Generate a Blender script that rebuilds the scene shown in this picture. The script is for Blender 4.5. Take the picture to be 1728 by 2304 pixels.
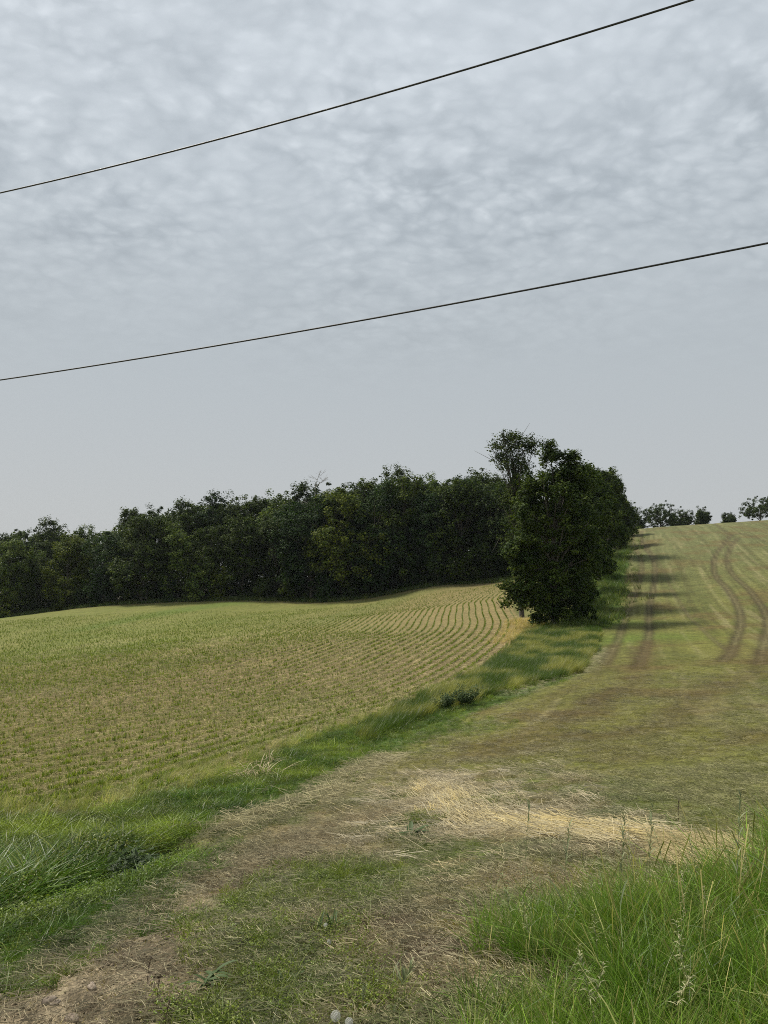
import bpy, math, random
import numpy as np
from mathutils import Vector, Matrix, Euler

for o in list(bpy.data.objects):
    bpy.data.objects.remove(o)
SC = bpy.context.scene
R = math.radians

# ---------------------------------------------------------------- camera
FPX, PW, PH, HOR = 1731.0, 1728.0, 2304.0, 1300.0
EYE = 2.0
PITCH = math.atan((HOR - PH / 2) / FPX)
cam_d = bpy.data.cameras.new('camera')
cam = bpy.data.objects.new('camera', cam_d)
SC.collection.objects.link(cam)
cam.location = (0, 0, EYE)
cam.rotation_euler = (R(90) + PITCH, 0, 0)
cam_d.sensor_fit = 'VERTICAL'
cam_d.sensor_height = 24.0
cam_d.lens = 24.0 * FPX / PH
cam_d.clip_start = 0.05
cam_d.clip_end = 5000
SC.camera = cam

# ---------------------------------------------------------------- world / sun / exposure
SUN_EL, SUN_AZ = R(57), math.atan2(-0.86, 0.50)      # azimuth from +Y, towards +X
sd = Vector((math.sin(SUN_AZ) * math.cos(SUN_EL), math.cos(SUN_AZ) * math.cos(SUN_EL), math.sin(SUN_EL)))
sun_d = bpy.data.lights.new('sun', 'SUN')
sun_d.energy = 4.8
sun_d.angle = R(12.0)
sun_d.color = (1.0, 0.94, 0.84)
sun = bpy.data.objects.new('sun', sun_d)
SC.collection.objects.link(sun)
sun.rotation_euler = sd.to_track_quat('Z', 'Y').to_euler()
sun.location = (0, 0, 60)

W = bpy.data.worlds.new('World')
SC.world = W
W.use_nodes = True
nt = W.node_tree
nt.nodes.clear()

class NT:
    """small helper for building node trees"""
    def __init__(s, t): s.t = t
    def n(s, kind, **kw):
        nd = s.t.nodes.new(kind)
        for k, v in kw.items(): setattr(nd, k, v)
        return nd
    def l(s, a, b): s.t.links.new(a, b)
    def put(s, sock, v):
        if hasattr(v, 'is_output') or hasattr(v, 'links'): s.l(v, sock)
        else: sock.default_value = v
    def math(s, op, a, b=None, c=None, clamp=False):
        nd = s.n('ShaderNodeMath', operation=op); nd.use_clamp = clamp
        s.put(nd.inputs[0], a)
        if b is not None: s.put(nd.inputs[1], b)
        if c is not None: s.put(nd.inputs[2], c)
        return nd.outputs[0]
    def vmath(s, op, a, b=None):
        nd = s.n('ShaderNodeVectorMath', operation=op)
        s.put(nd.inputs[0], a)
        if b is not None: s.put(nd.inputs[1], b)
        return nd.outputs[0]
    def noise(s, vec, scale, detail=3, rough=0.5, dist=0.0, lac=2.0):
        nd = s.n('ShaderNodeTexNoise')
        s.put(nd.inputs['Vector'], vec)
        nd.inputs['Scale'].default_value = scale
        nd.inputs['Detail'].default_value = detail
        nd.inputs['Roughness'].default_value = rough
        nd.inputs['Distortion'].default_value = dist
        nd.inputs['Lacunarity'].default_value = lac
        return nd
    def ramp(s, fac, lo, hi, a=0.0, b=1.0):
        nd = s.n('ShaderNodeMapRange'); nd.interpolation_type = 'SMOOTHSTEP'
        s.put(nd.inputs[0], fac)
        for i, v in zip((1, 2, 3, 4), (lo, hi, a, b)): nd.inputs[i].default_value = v
        return nd.outputs[0]
    def mixc(s, fac, a, b, blend='MIX'):
        nd = s.n('ShaderNodeMix', data_type='RGBA', blend_type=blend)
        s.put(nd.inputs[0], fac); s.put(nd.inputs[6], a); s.put(nd.inputs[7], b)
        return nd.outputs[2]

def lin(r, g, b):
    f = lambda c: (c / 255 / 12.92) if c / 255 <= 0.04045 else ((c / 255 + 0.055) / 1.055) ** 2.4
    return (f(r), f(g), f(b), 1.0)

w = NT(nt)
geo = w.n('ShaderNodeNewGeometry')
sky = w.n('ShaderNodeTexSky')
sky.sky_type = 'NISHITA'
sky.sun_disc = False
sky.sun_elevation = SUN_EL
sky.sun_rotation = SUN_AZ
sky.air_density = 1.0
sky.dust_density = 3.0
tc = w.n('ShaderNodeTexCoord')
D = w.vmath('NORMALIZE', tc.outputs['Generated'])
sep = w.n('ShaderNodeSeparateXYZ'); w.l(D, sep.inputs[0])
dz = w.math('MAXIMUM', sep.outputs[2], 0.0)
dzz = w.math('ADD', dz, 0.26)
px_ = w.math('DIVIDE', sep.outputs[0], dzz)
py_ = w.math('DIVIDE', sep.outputs[1], dzz)
cmb = w.n('ShaderNodeCombineXYZ'); w.l(px_, cmb.inputs[0]); w.l(py_, cmb.inputs[1])
# the cloud sheet: rolls of small puffs with darker creases between them
mp = w.n('ShaderNodeMapping'); mp.inputs['Rotation'].default_value = (0, 0, R(-24)); mp.inputs['Scale'].default_value = (0.9, 1.1, 1)
w.l(cmb.outputs[0], mp.inputs[0])
def warped(vec, scale, amt, det=3):
    wn = w.noise(vec, scale, det, 0.55)
    v = w.vmath('SUBTRACT', wn.outputs['Color'], (0.5, 0.5, 0.5))
    sc = w.n('ShaderNodeVectorMath', operation='SCALE'); w.l(v, sc.inputs[0]); sc.inputs['Scale'].default_value = amt
    return w.vmath('ADD', vec, sc.outputs[0])
cv = warped(warped(mp.outputs[0], 4.0, 0.08), 30.0, 0.026, 4)
def cells(vec, scale, sm=0.75):
    v = w.n('ShaderNodeTexVoronoi', feature='SMOOTH_F1'); w.l(vec, v.inputs['Vector'])
    v.inputs['Scale'].default_value = scale; v.inputs['Smoothness'].default_value = sm
    return v.outputs['Distance']
c1 = cells(cv, 20.0, .4); c2 = cells(cv, 44.0, .35)
n_big = w.noise(cv, 3.2, 3, 0.5)
n_mod = w.noise(mp.outputs[0], 1.9, 3, 0.5)
n_fin = w.noise(cv, 40.0, 5, 0.6)
s1 = w.math('SUBTRACT', 0.42, c1)
s2 = w.math('SUBTRACT', 0.42, c2)
t1 = w.math('MULTIPLY', s1, 1.0); t2 = w.math('MULTIPLY', s2, 0.62)
t3 = w.math('MULTIPLY', w.math('SUBTRACT', n_big.outputs[0], 0.5), 0.50)
t4 = w.math('MULTIPLY', w.math('SUBTRACT', n_fin.outputs[0], 0.5), 0.62)
mod = w.ramp(n_mod.outputs[0], 0.32, 0.68, 0.40, 1.25)
tot = w.math('ADD', w.math('MULTIPLY', w.math('ADD', w.math('ADD', t1, t2), t4), mod), t3)
vis = w.ramp(dz, 0.20, 0.46)
dev = w.math('MULTIPLY', tot, vis)
cl = w.math('ADD', dev, 0.5, clamp=True)
bright = w.math('ADD', w.math('MULTIPLY', dev, 0.32), 1.10)
el1 = w.ramp(dz, 0.02, 0.30)
el2 = w.ramp(dz, 0.26, 0.68)
base = w.mixc(el1, lin(187, 190, 191), lin(181, 188, 192))
base = w.mixc(el2, base, lin(212, 219, 225))
cool = w.mixc(w.math('MULTIPLY', w.math('SUBTRACT', 1.0, cl), w.math('MULTIPLY', vis, 0.5)), base, lin(178, 190, 199))
scl = w.n('ShaderNodeVectorMath', operation='SCALE'); w.l(cool, scl.inputs[0]); w.l(bright, scl.inputs['Scale'])
skc = w.n('ShaderNodeVectorMath', operation='SCALE'); w.l(sky.outputs[0], skc.inputs[0]); skc.inputs['Scale'].default_value = 1.0
bg1 = w.n('ShaderNodeBackground'); w.l(skc.outputs[0], bg1.inputs[0]); bg1.inputs[1].default_value = 0.07
bg2 = w.n('ShaderNodeBackground'); w.l(scl.outputs[0], bg2.inputs[0]); bg2.inputs[1].default_value = 1.0
mx = w.n('ShaderNodeMixShader'); mx.inputs[0].default_value = 0.90
w.l(bg1.outputs[0], mx.inputs[1]); w.l(bg2.outputs[0], mx.inputs[2])
out = w.n('ShaderNodeOutputWorld'); w.l(mx.outputs[0], out.inputs[0])
W.cycles.sampling_method = 'MANUAL'
W.cycles.sample_map_resolution = 512

SC.view_settings.view_transform = 'Standard'
SC.view_settings.look = 'None'
SC.view_settings.exposure = 0.0
SC.view_settings.gamma = 1.0
SC.view_settings.use_curve_mapping = False
SC.render.engine = 'CYCLES'
SC.cycles.use_denoising = False
SC.cycles.denoiser = 'OPENIMAGEDENOISE'
SC.cycles.denoising_input_passes = 'RGB_ALBEDO_NORMAL'
SC.cycles.denoising_prefilter = 'ACCURATE'
SC.cycles.max_bounces = 6
SC.cycles.diffuse_bounces = 3
SC.cycles.glossy_bounces = 2
SC.cycles.transmission_bounces = 3
SC.cycles.volume_bounces = 0
SC.cycles.use_adaptive_sampling = False
SC.render.use_persistent_data = False
SC.cycles.filter_width = 1.0

# ---------------------------------------------------------------- numpy noise + polylines
rng = np.random.default_rng(7)
_LAT = rng.random((256, 256))
def vnoise(x, y, seed=0):
    x = np.asarray(x, float) + seed * 17.31; y = np.asarray(y, float) + seed * 9.77
    xi = np.floor(x).astype(int); yi = np.floor(y).astype(int)
    fx = x - xi; fy = y - yi
    fx = fx * fx * (3 - 2 * fx); fy = fy * fy * (3 - 2 * fy)
    L = lambda i, j: _LAT[i & 255, j & 255]
    return (L(xi, yi) * (1 - fx) + L(xi + 1, yi) * fx) * (1 - fy) + (L(xi, yi + 1) * (1 - fx) + L(xi + 1, yi + 1) * fx) * fy
def fbm(x, y, oct=4, seed=0, gain=0.5):
    s = 0; a = 1; t = 0
    for k in range(oct):
        s = s + a * vnoise(x * 2 ** k, y * 2 ** k, seed + k * 3); t += a; a *= gain
    return s / t
def sstep(a, b, x):
    t = np.clip((np.asarray(x, float) - a) / (b - a), 0, 1)
    return t * t * (3 - 2 * t)

def catmull(P, n=8):
    P = np.asarray(P, float)
    Q = np.vstack([2 * P[0] - P[1], P, 2 * P[-1] - P[-2]])
    res = []
    for i in range(1, len(Q) - 2):
        for t in np.linspace(0, 1, n, endpoint=False):
            res.append(0.5 * ((2 * Q[i]) + (-Q[i - 1] + Q[i + 1]) * t + (2 * Q[i - 1] - 5 * Q[i] + 4 * Q[i + 1] - Q[i + 2]) * t ** 2
                              + (-Q[i - 1] + 3 * Q[i] - 3 * Q[i + 1] + Q[i + 2]) * t ** 3))
    res.append(P[-1])
    return np.array(res)

def line_dist(X, Y, L):
    """distance, arclength and side of points to a polyline"""
    X = np.asarray(X, float); Y = np.asarray(Y, float)
    best = np.full(X.shape, 1e9); S = np.zeros(X.shape); SD = np.ones(X.shape)
    acc = 0
    for i in range(len(L) - 1):
        ax, ay = L[i]; bx, by = L[i + 1]
        dx, dy = bx - ax, by - ay
        ln = math.hypot(dx, dy) + 1e-9
        t = np.clip(((X - ax) * dx + (Y - ay) * dy) / ln ** 2, 0, 1)
        qx = X - (ax + t * dx); qy = Y - (ay + t * dy)
        d = np.hypot(qx, qy)
        m = d < best
        best = np.where(m, d, best); S = np.where(m, acc + t * ln, S)
        SD = np.where(m, np.sign(dx * qy - dy * qx), SD)
        acc += ln
    return best, S, SD

def poly_sd(X, Y, P):
    """signed distance to a polygon, positive inside"""
    L = np.vstack([P, P[:1]])
    d, _, _ = line_dist(X, Y, L)
    ins = np.zeros(np.shape(X), bool)
    for i in range(len(L) - 1):
        x1, y1 = L[i]; x2, y2 = L[i + 1]
        c = ((y1 > Y) != (y2 > Y)) & (X < (x2 - x1) * (Y - y1) / ((y2 - y1) + 1e-12) + x1)
        ins ^= c
    return np.where(ins, d, -d)

# ---------------------------------------------------------------- terrain heights (thin plate spline through surveyed points)
CP = []
def cz(x, y, z): CP.append((x, y, z))            # plain world point, height relative to the eye
def cpx(px, py, d):                              # point seen at a photo position, depth d
    CP.append(((px - PW / 2) / FPX * d, d, (HOR - py) / FPX * d))
for x, y, z in [(0, -3, -1.7), (-12, -4, -1.7), (12, -4, -1.7), (0, -40, -2), (60, -40, 0), (-60, -40, -5), (0, 1, -1.72),
                (0, 3.2, -1.95), (2.2, 3.2, -1.85), (-2.6, 3.5, -2.1), (7, 4, -1.7), (-8, 3, -2.5),
                (0, 6, -2.45), (4, 6, -2.3), (-4, 7, -2.9), (10, 8, -2.3), (1, 10, -3.05), (6, 10.5, -2.9), (12, 18, -3.3),
                (5, 18, -3.75), (9, 30, -4.15), (18, 30, -3.9)]: cz(x, y, z)
for p in [(1250, 1482, 43), (1450, 1469, 46), (1728, 1448, 48), (1400, 1400, 69), (1650, 1392, 67), (1450, 1330, 93), (1700, 1310, 90),
          (1420, 1250, 120), (1640, 1236, 118), (1440, 1203, 150), (1700, 1184, 150), (1430, 1191, 172), (1560, 1183, 182), (1728, 1172, 190),
          (2000, 1165, 190), (1900, 1300, 90), (2100, 1400, 60),
          (1250, 1410, 68), (1330, 1330, 92), (1370, 1260, 118), (1400, 1212, 148),
          (-300, 1650, 24), (0, 1600, 31), (0, 1500, 57), (0, 1430, 98), (0, 1391, 150), (250, 1700, 22), (300, 1357, 150), (300, 1450, 78),
          (650, 1352, 147), (650, 1430, 75), (700, 1600, 30), (600, 1500, 50), (880, 1340, 140), (1000, 1316, 138), (1130, 1306, 136), (1120, 1345, 108),
          (1050, 1400, 80), (900, 1500, 47), (850, 1420, 78), (-500, 1430, 140), (-400, 1500, 70)]: cpx(*p)
for x, y, z in [(-120, 220, -9), (-40, 220, -3), (10, 220, 3), (60, 230, 9), (85, 260, 10.5), (140, 240, 14), (0, 400, 2), (120, 400, 4), (-200, 400, -12),
                (260, 120, 14), (250, 0, 4), (-250, 60, -16), (-250, 0, -14), (0, -250, -4), (600, 600, 0), (-600, 600, -20), (0, 900, -10), (-700, -100, -20), (700, -100, 0), (0, -800, -8)]: cz(x, y, z)
CP = np.array(CP)
def _K(r2): return r2 * np.log(r2 + 1e-9) * 0.5
_s = 50.0
_X = CP[:, :2] / _s
_A = _K(((_X[:, None] - _X[None]) ** 2).sum(-1)) + np.eye(len(_X)) * 2e-5
_Pm = np.hstack([np.ones((len(_X), 1)), _X])
_M = np.block([[_A, _Pm], [_Pm.T, np.zeros((3, 3))]])
_C = np.linalg.solve(_M, np.concatenate([CP[:, 2], np.zeros(3)]))
def H0(x, y):
    x = np.asarray(x, float) / _s; y = np.asarray(y, float) / _s
    z = _C[-3] + _C[-2] * x + _C[-1] * y
    for i in range(len(_X)):
        z = z + _C[i] * _K((x - _X[i, 0]) ** 2 + (y - _X[i, 1]) ** 2)
    return z + EYE
def ray(px, py):
    v = np.array([(px - PW / 2) / FPX, (PH / 2 - py) / FPX])
    c, s = math.cos(PITCH), math.sin(PITCH)
    d = np.array([v[0], c - s * v[1], s + c * v[1]])
    return d / d[1]
def G(pts, dmax=260):
    """ground points seen at photo positions"""
    res = []
    ds = np.exp(np.linspace(math.log(1.2), math.log(dmax), 500))
    for px, py in pts:
        d = ray(px, py)
        f = EYE + d[2] * ds - H0(d[0] * ds, ds)
        k = np.argmax(f < 0)
        if f[k] >= 0: k = len(ds) - 1
        k = max(k, 1)
        t = ds[k - 1] + (ds[k] - ds[k - 1]) * f[k - 1] / (f[k - 1] - f[k] + 1e-9) if f[k] < 0 else ds[k]
        res.append((d[0] * t, t))
    return np.array(res)
def A4(pts, ox=1350, oy=1080, s=4.389): return [(ox + x / s, oy + y / s) for x, y in pts]

STRIP_UP = [(-160, 1880), (0, 1850), (190, 1840), (295, 1819), (422, 1777), (527, 1747), (600, 1700), (700, 1665), (800, 1630), (900, 1600), (1000, 1565), (1080, 1535),
            (1130, 1500), (1160, 1470), (1185, 1435), (1190, 1400)]
STRIP_LO = [(-160, 2260), (0, 2234), (135, 2186), (202, 2137), (313, 2089), (366, 2031), (415, 1993), (480, 1950), (500, 1890), (600, 1845), (700, 1795), (820, 1725), (900, 1680), (1000, 1635), (1100, 1597),
            (1200, 1560), (1290, 1520), (1335, 1470), (1345, 1420)]
up_w = catmull(G(STRIP_UP), 4); lo_w = catmull(G(STRIP_LO), 4)
hedge_w = np.array([(15.0, 66), (18.5, 70), (24, 84), (28, 96), (33.5, 112), (39, 128), (46, 150), (56, 180)])
hl = np.array([(x - 3.2, y + 1) for x, y in hedge_w]); hr = np.array([(x + 1.5, y - 1) for x, y in hedge_w])
strip_poly = np.vstack([up_w, hl[1:], hr[1:][::-1], lo_w[::-1]])
row_line = catmull(np.vstack([G([(-700, 2010), (-300, 1925), (0, 1850), (250, 1815), (422, 1770), (560, 1715), (700, 1660), (850, 1612), (975, 1570), (1060, 1530), (1125, 1480), (1165, 1430), (1170, 1395), (1150, 1358), (1152, 1330)]), [(32, 130), (36, 150)]]), 5)
forest_px = [(-500, 1415), (-200, 1404), (0, 1391), (100, 1377), (200, 1366), (300, 1358), (400, 1354), (530, 1351), (650, 1352), (760, 1354), (830, 1346), (890, 1334), (960, 1322), (1050, 1311), (1140, 1306), (1200, 1296)]
forest_w = catmull(G(forest_px, 170), 3)
tracks = [(catmull(G(A4(t)), 4), wd, st) for t, wd, st in [
    ([(335, 500), (330, 620), (385, 740), (415, 850), (400, 950), (340, 1130), (290, 1260), (240, 1400), (190, 1560), (120, 1700), (40, 1820)], .42, .8),
    ([(400, 500), (405, 600), (470, 700), (530, 800), (548, 900), (530, 1050), (495, 1200), (480, 1350), (490, 1480), (470, 1600), (420, 1750), (380, 1840)], .42, .95),
    ([(410, 540), (520, 720), (600, 840), (650, 940), (700, 1060), (780, 1190), (870, 1330), (980, 1450), (1100, 1570), (1240, 1670)], .22, .55),
    ([(1290, 540), (1250, 600), (1170, 690), (1125, 780), (1125, 880), (1160, 970), (1250, 1070), (1330, 1180), (1385, 1320), (1390, 1450), (1350, 1560), (1290, 1700), (1200, 1790)], .45, .95),
    ([(1370, 570), (1300, 640), (1260, 740), (1265, 850), (1330, 950), (1430, 1050), (1520, 1140), (1600, 1250), (1650, 1380), (1655, 1500), (1610, 1650), (1580, 1820)], .45, .9),
    ([(970, 430), (1200, 485), (1400, 527), (1659, 612), (1900, 700)], .4, .6),
    ([(640, 545), (800, 700), (1000, 850), (1110, 900)], .22, .35), ([(1200, 650), (1500, 790), (1800, 950)], .25, .35), ([(1150, 410), (1400, 440), (1659, 470)], .5, .4)]]
B4 = lambda t: A4(t, 1200, 1450, 3.142)
bands = [(catmull(G(B4(t)), 4), wd, st) for t, wd, st in [
    ([(800, -20), (760, 170), (600, 330), (350, 480), (100, 580), (-200, 680), (-450, 800)], .8, .95),
    ([(580, 0), (520, 130), (380, 260), (150, 380), (-100, 490)], .5, .55),
    ([(1640, 40), (1560, 160), (1390, 280), (1150, 380), (900, 560), (600, 640), (200, 650), (-100, 760)], .9, .8),
    ([(1440, 0), (1380, 90), (1200, 150)], .7, .7), ([(1659, 430), (1480, 450), (1200, 480)], .4, .5)]]
g_w = lambda pts: G(pts)
soil_poly = g_w([(-150, 2270), (0, 2236), (135, 2192), (210, 2142), (320, 2095), (420, 2040), (520, 2000), (560, 2025), (500, 2090), (450, 2160), (490, 2240), (440, 2310), (380, 2420), (-150, 2420)])
worn_poly = g_w([(-150, 2300), (60, 2240), (200, 2170), (330, 2075), (430, 2010), (520, 1940), (640, 1875), (760, 1860), (860, 1900), (800, 1960), (690, 1990), (600, 2040), (540, 2110), (500, 2200), (470, 2330), (300, 2420), (-150, 2460)])
bare = [(G([(890, 2085)])[0], .35), (G([(560, 2000)])[0], .5), (G([(860, 2180)])[0], .4), (G([(940, 2120)])[0], .3), (G([(1010, 2140)])[0], .25)]
straw_poly = g_w([(860, 1850), (900, 1800), (955, 1745), (1060, 1735), (1130, 1770), (1180, 1810), (1300, 1840), (1440, 1870), (1500, 1895), (1400, 1915), (1200, 1915), (1000, 1900), (900, 1885)])
swath_w = catmull(G([(960, 1770), (1010, 1800), (1060, 1845), (1160, 1862), (1300, 1878), (1470, 1893)]), 6)
swath2_w = catmull(G([(1500, 1925), (1570, 1928), (1650, 1942)]), 6)
pale_w = catmull(G([(470, 1885), (560, 1850), (640, 1820), (720, 1790), (790, 1750), (840, 1725), (880, 1700)]), 5)
pale2_w = catmull(G([(1150, 1560), (1220, 1530), (1290, 1512), (1325, 1480), (1340, 1462)]), 4)
gold_w = G([(1178, 1390), (1168, 1425), (1140, 1448)])
gully_w = catmull(G([(-150, 2110), (0, 2065), (120, 2025), (220, 1990), (290, 1962), (360, 1925), (400, 1905)]), 5)
tall_poly = np.array([(0.16, 2.0), (0.34, 3.2), (0.5, 4.0), (0.62, 4.7), (0.9, 5.2), (1.6, 5.5), (2.4, 5.9), (3.2, 6.2), (3.8, 7.2), (4.6, 7.6), (7, 7.5), (7, 2.0)])
green_blobs = [(G([(640, 2060)])[0], 0.8), (G([(700, 2000)])[0], .7), (G([(760, 1960)])[0], .6), (G([(700, 2250)])[0], .55), (G([(560, 2290)])[0], .5), (G([(620, 2140)])[0], .5), (G([(800, 1690)])[0], 2.2), (G([(1000, 1640)])[0], 2.0), (G([(960, 1850)])[0], .3), (G([(1100, 1810)])[0], .5)]
vg = [G([(1430, 1440)])[0], G([(1380, 1400)])[0]]
hill_dir = G([(1496, 1203)])[0] - G([(1632, 1440)])[0]; hill_dir /= np.linalg.norm(hill_dir)

def zones(x, y):
    """which kind of ground lies at world x, y"""
    x = np.asarray(x, float); y = np.asarray(y, float)
    wob = (fbm(x * .7, y * .7, 3, 5) - .5) * 0.9 * np.clip(y / 20, .35, 1.5)
    wx = x + wob; wy = y + (fbm(x * .7, y * .7, 3, 9) - .5) * 0.9 * np.clip(y / 20, .35, 1.5)
    z = {}
    z['strip'] = poly_sd(wx, wy, strip_poly)
    dr, s, side = line_dist(x, y, row_line)
    z['rowd'] = dr * side; z['rows'] = s
    df, sf, sidef = line_dist(x, y, forest_w)
    dh, _, sh = line_dist(x, y, hedge_w)
    z['forest'] = np.where((y > 55) & (sh < 0) | (x > 58), -np.maximum(df, 3), df * sidef)
    return z

def rise(x, y):
    """small heights: ruts, gully, clods"""
    x = np.asarray(x, float); y = np.asarray(y, float)
    dz = np.zeros(x.shape)
    for L, wd, st in tracks:
        d, _, _ = line_dist(x, y, L); dz -= 0.09 * st * np.exp(-(d / wd) ** 2)
    d, _, _ = line_dist(x, y, gully_w)
    dz -= 0.34 * np.exp(-(d / .34) ** 2)
    near = np.clip(1.3 - y / 30, 0, 1)
    sp = poly_sd(x, y, soil_poly)
    rough = 0.35 + 0.65 * sstep(-.3, .4, sp)
    dz += near * (fbm(x * 1.1, y * 1.1, 3, 2) - .5) * .16
    dz += near * rough * ((fbm(x * 6, y * 6, 3, 21) - .5) * .07 + (fbm(x * 22, y * 22, 2, 23) - .5) * .03)
    dz += np.clip((y - 20) / 40, 0, 1) * (fbm(x * .08, y * .08, 3, 31) - .5) * .5 * np.clip(1 - (y - 150) / 100, .3, 1)
    return dz
def Hf(x, y): return H0(x, y) + rise(x, y)

C_ = lambda *c: np.array(lin(*c)[:3])
def mixn(a, b, t):
    t = np.asarray(t)[..., None]
    return a * (1 - t) + b * t
def gcolor(x, y, z=None):
    x = np.asarray(x, float); y = np.asarray(y, float)
    if z is None: z = zones(x, y)
    n1 = fbm(x * .13, y * .13, 4, 1); n2 = fbm(x * .6, y * .6, 4, 3); n3 = fbm(x * 2.3, y * 2.3, 3, 4)
    one = np.ones(x.shape)
    # ---- right mown field
    u = x * hill_dir[0] + y * hill_dir[1]; v = -x * hill_dir[1] + y * hill_dir[0]
    st = fbm(v * .75, u * .035, 3, 8)
    col = mixn(C_(106, 105, 55) * np.ones(x.shape + (3,)), C_(86, 89, 45), sstep(.35, .68, n2 * .5 + st * .5))
    col = mixn(col, C_(98, 101, 66), sstep(60, 130, y) * .8)
    col = mixn(col, C_(108, 106, 50), sstep(.45, .75, n1) * sstep(70, 45, y) * .6)
    lnz = fbm(v * 2.6, u * .03, 2, 28)
    col = mixn(col, C_(70, 66, 40), sstep(.60, .72, lnz) * sstep(25, 60, y) * .35)
    col = mixn(col, C_(128, 124, 84), sstep(.40, .28, lnz) * sstep(25, 60, y) * .35)
    col = mixn(col, C_(96, 80, 50), sstep(.5, .75, fbm(x * .3, y * .3, 3, 14)) * .6)
    col = mixn(col, C_(132, 124, 88), sstep(.64, .8, fbm(v * 1.6, u * .09, 3, 18)) * .45)
    for c, r in ((vg[0], 3.2), (vg[1], 2.5)):
        col = mixn(col, C_(84, 104, 40), np.exp(-((x - c[0]) ** 2 + (y - c[1]) ** 2) / r ** 2 / 2) * .7)
    for L, wd, s_ in tracks:
        d, _, _ = line_dist(x, y, L)
        col = mixn(col, C_(66, 58, 40), np.clip(np.exp(-(d / wd) ** 4) * s_ * (.7 + .5 * n3), 0, .95) * .85)
        col = mixn(col, C_(130, 122, 84), np.exp(-(d / .13) ** 2) * .35 * s_)
    for L, wd, s_ in bands:
        d, _, _ = line_dist(x + (n2 - .5) * 1.2, y, L)
        col = mixn(col, C_(84, 70, 44), np.exp(-(d / wd) ** 2) * s_ * np.clip(.35 + n2, 0, 1) * .8)
    # ---- near ground: thin, grey brown thatch
    nr = sstep(19, 11, y + (n2 - .5) * 6)
    near = mixn(C_(110, 102, 70) * np.ones(x.shape + (3,)), C_(84, 94, 46), sstep(.42, .62, n2))
    near = mixn(near, C_(140, 124, 94), sstep(.5, .7, n3) * .7)
    near = mixn(near, C_(102, 106, 54), sstep(1.0, 3.0, x - y * .12 - .2) * .8)
    col = mixn(col, near, nr)
    # ---- crop field on the left
    rd, rs = z['rowd'], z['rows']
    s1 = fbm(rd * .16, rs * .03, 3, 40); s2 = fbm(rd * 1.3, rs * .06, 3, 44)
    crop = mixn(C_(128, 122, 72) * np.ones(x.shape + (3,)), C_(112, 116, 60), sstep(.38, .66, s1 * .6 + n1 * .4))
    crop = mixn(crop, C_(150, 138, 98), sstep(.54, .76, s2) * .65)
    crop = mixn(crop, C_(86, 106, 40), sstep(.56, .74, fbm(rd * .3, rs * .05, 3, 48)) * .5)
    crop = mixn(crop, C_(108, 110, 56), sstep(45, 100, y) * .75)
    crop = mixn(crop, C_(80, 104, 38), sstep(.55, .7, fbm(rd * .12, rs * .02, 3, 49)) * sstep(40, 80, y) * .5)
    crop = mixn(crop, C_(128, 111, 78), sstep(40, 8, np.abs(rd)) * sstep(22, 45, y) * .75)
    fd = np.abs(z['forest'])
    crop = mixn(crop, C_(140, 124, 86), np.exp(-((fd - 1.6) / 1.3) ** 2) * .7)
    infield = sstep(-.25, .25, rd) * sstep(-.2, .2, -z['forest'])
    col = mixn(col, crop, infield)
    # ---- grass strip
    gs = mixn(C_(50, 70, 26) * np.ones(x.shape + (3,)), C_(70, 90, 36), sstep(.35, .65, n3))
    col = mixn(col, gs, sstep(-.25, .35, z['strip']) * .92)
    # ---- bare soil etc. in the foreground
    wp = poly_sd(x + (n3 - .5) * .9, y + (n2 - .5) * 1.1, worn_poly)
    col = mixn(col, mixn(C_(128, 114, 86) * np.ones(x.shape + (3,)), C_(104, 92, 68), sstep(.4, .6, n3)), sstep(-.25, .35, wp) * .85)
    sp = poly_sd(x + (n3 - .5) * .7, y + (n2 - .5) * .7, soil_poly)
    soil = mixn(C_(143, 130, 105) * np.ones(x.shape + (3,)), C_(108, 97, 77), sstep(.35, .65, fbm(x * 5, y * 5, 4, 61)))
    col = mixn(col, soil, sstep(-.25, .25, sp))
    for c, r in bare:
        d = np.hypot(x - c[0], y - c[1]) + (n3 - .5) * r * 1.4
        col = mixn(col, C_(96, 80, 64), sstep(r, r * .4, d) * .85)
    for c, r in green_blobs:
        d = np.hypot(x - c[0], y - c[1]) + (n3 - .5) * r * 1.2
        col = mixn(col, C_(76, 94, 42), sstep(r * 1.2, r * .3, d) * .7)
    sp = poly_sd(x + (n3 - .5) * .8, y + (n2 - .5) * .8, straw_poly)
    col = mixn(col, C_(140, 124, 88), sstep(-.3, .7, sp) * np.clip(n3 * 1.8 - .55, 0, .7))
    for L, wd, cc in ((swath_w, .3, C_(158, 140, 92)), (swath2_w, .3, C_(150, 136, 108)), (pale_w, .45, C_(128, 120, 84)), (pale2_w, .6, C_(138, 136, 104))):
        d, _, _ = line_dist(x + (n3 - .5) * .4, y + (n2 - .5) * .4, L)
        col = mixn(col, cc, np.exp(-(d / wd) ** 2) * .7)
    d, _, _ = line_dist(x, y, gold_w)
    col = mixn(col, C_(146, 128, 88), np.exp(-(d / 1.3) ** 2) * .8)
    d, _, _ = line_dist(x, y, gully_w)
    col = mixn(col, C_(64, 56, 44), np.exp(-(d / .28) ** 2) * .8)
    # ---- forest floor
    col = mixn(col, C_(52, 48, 34), sstep(-.3, 1.0, z['forest']))
    return col

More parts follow.
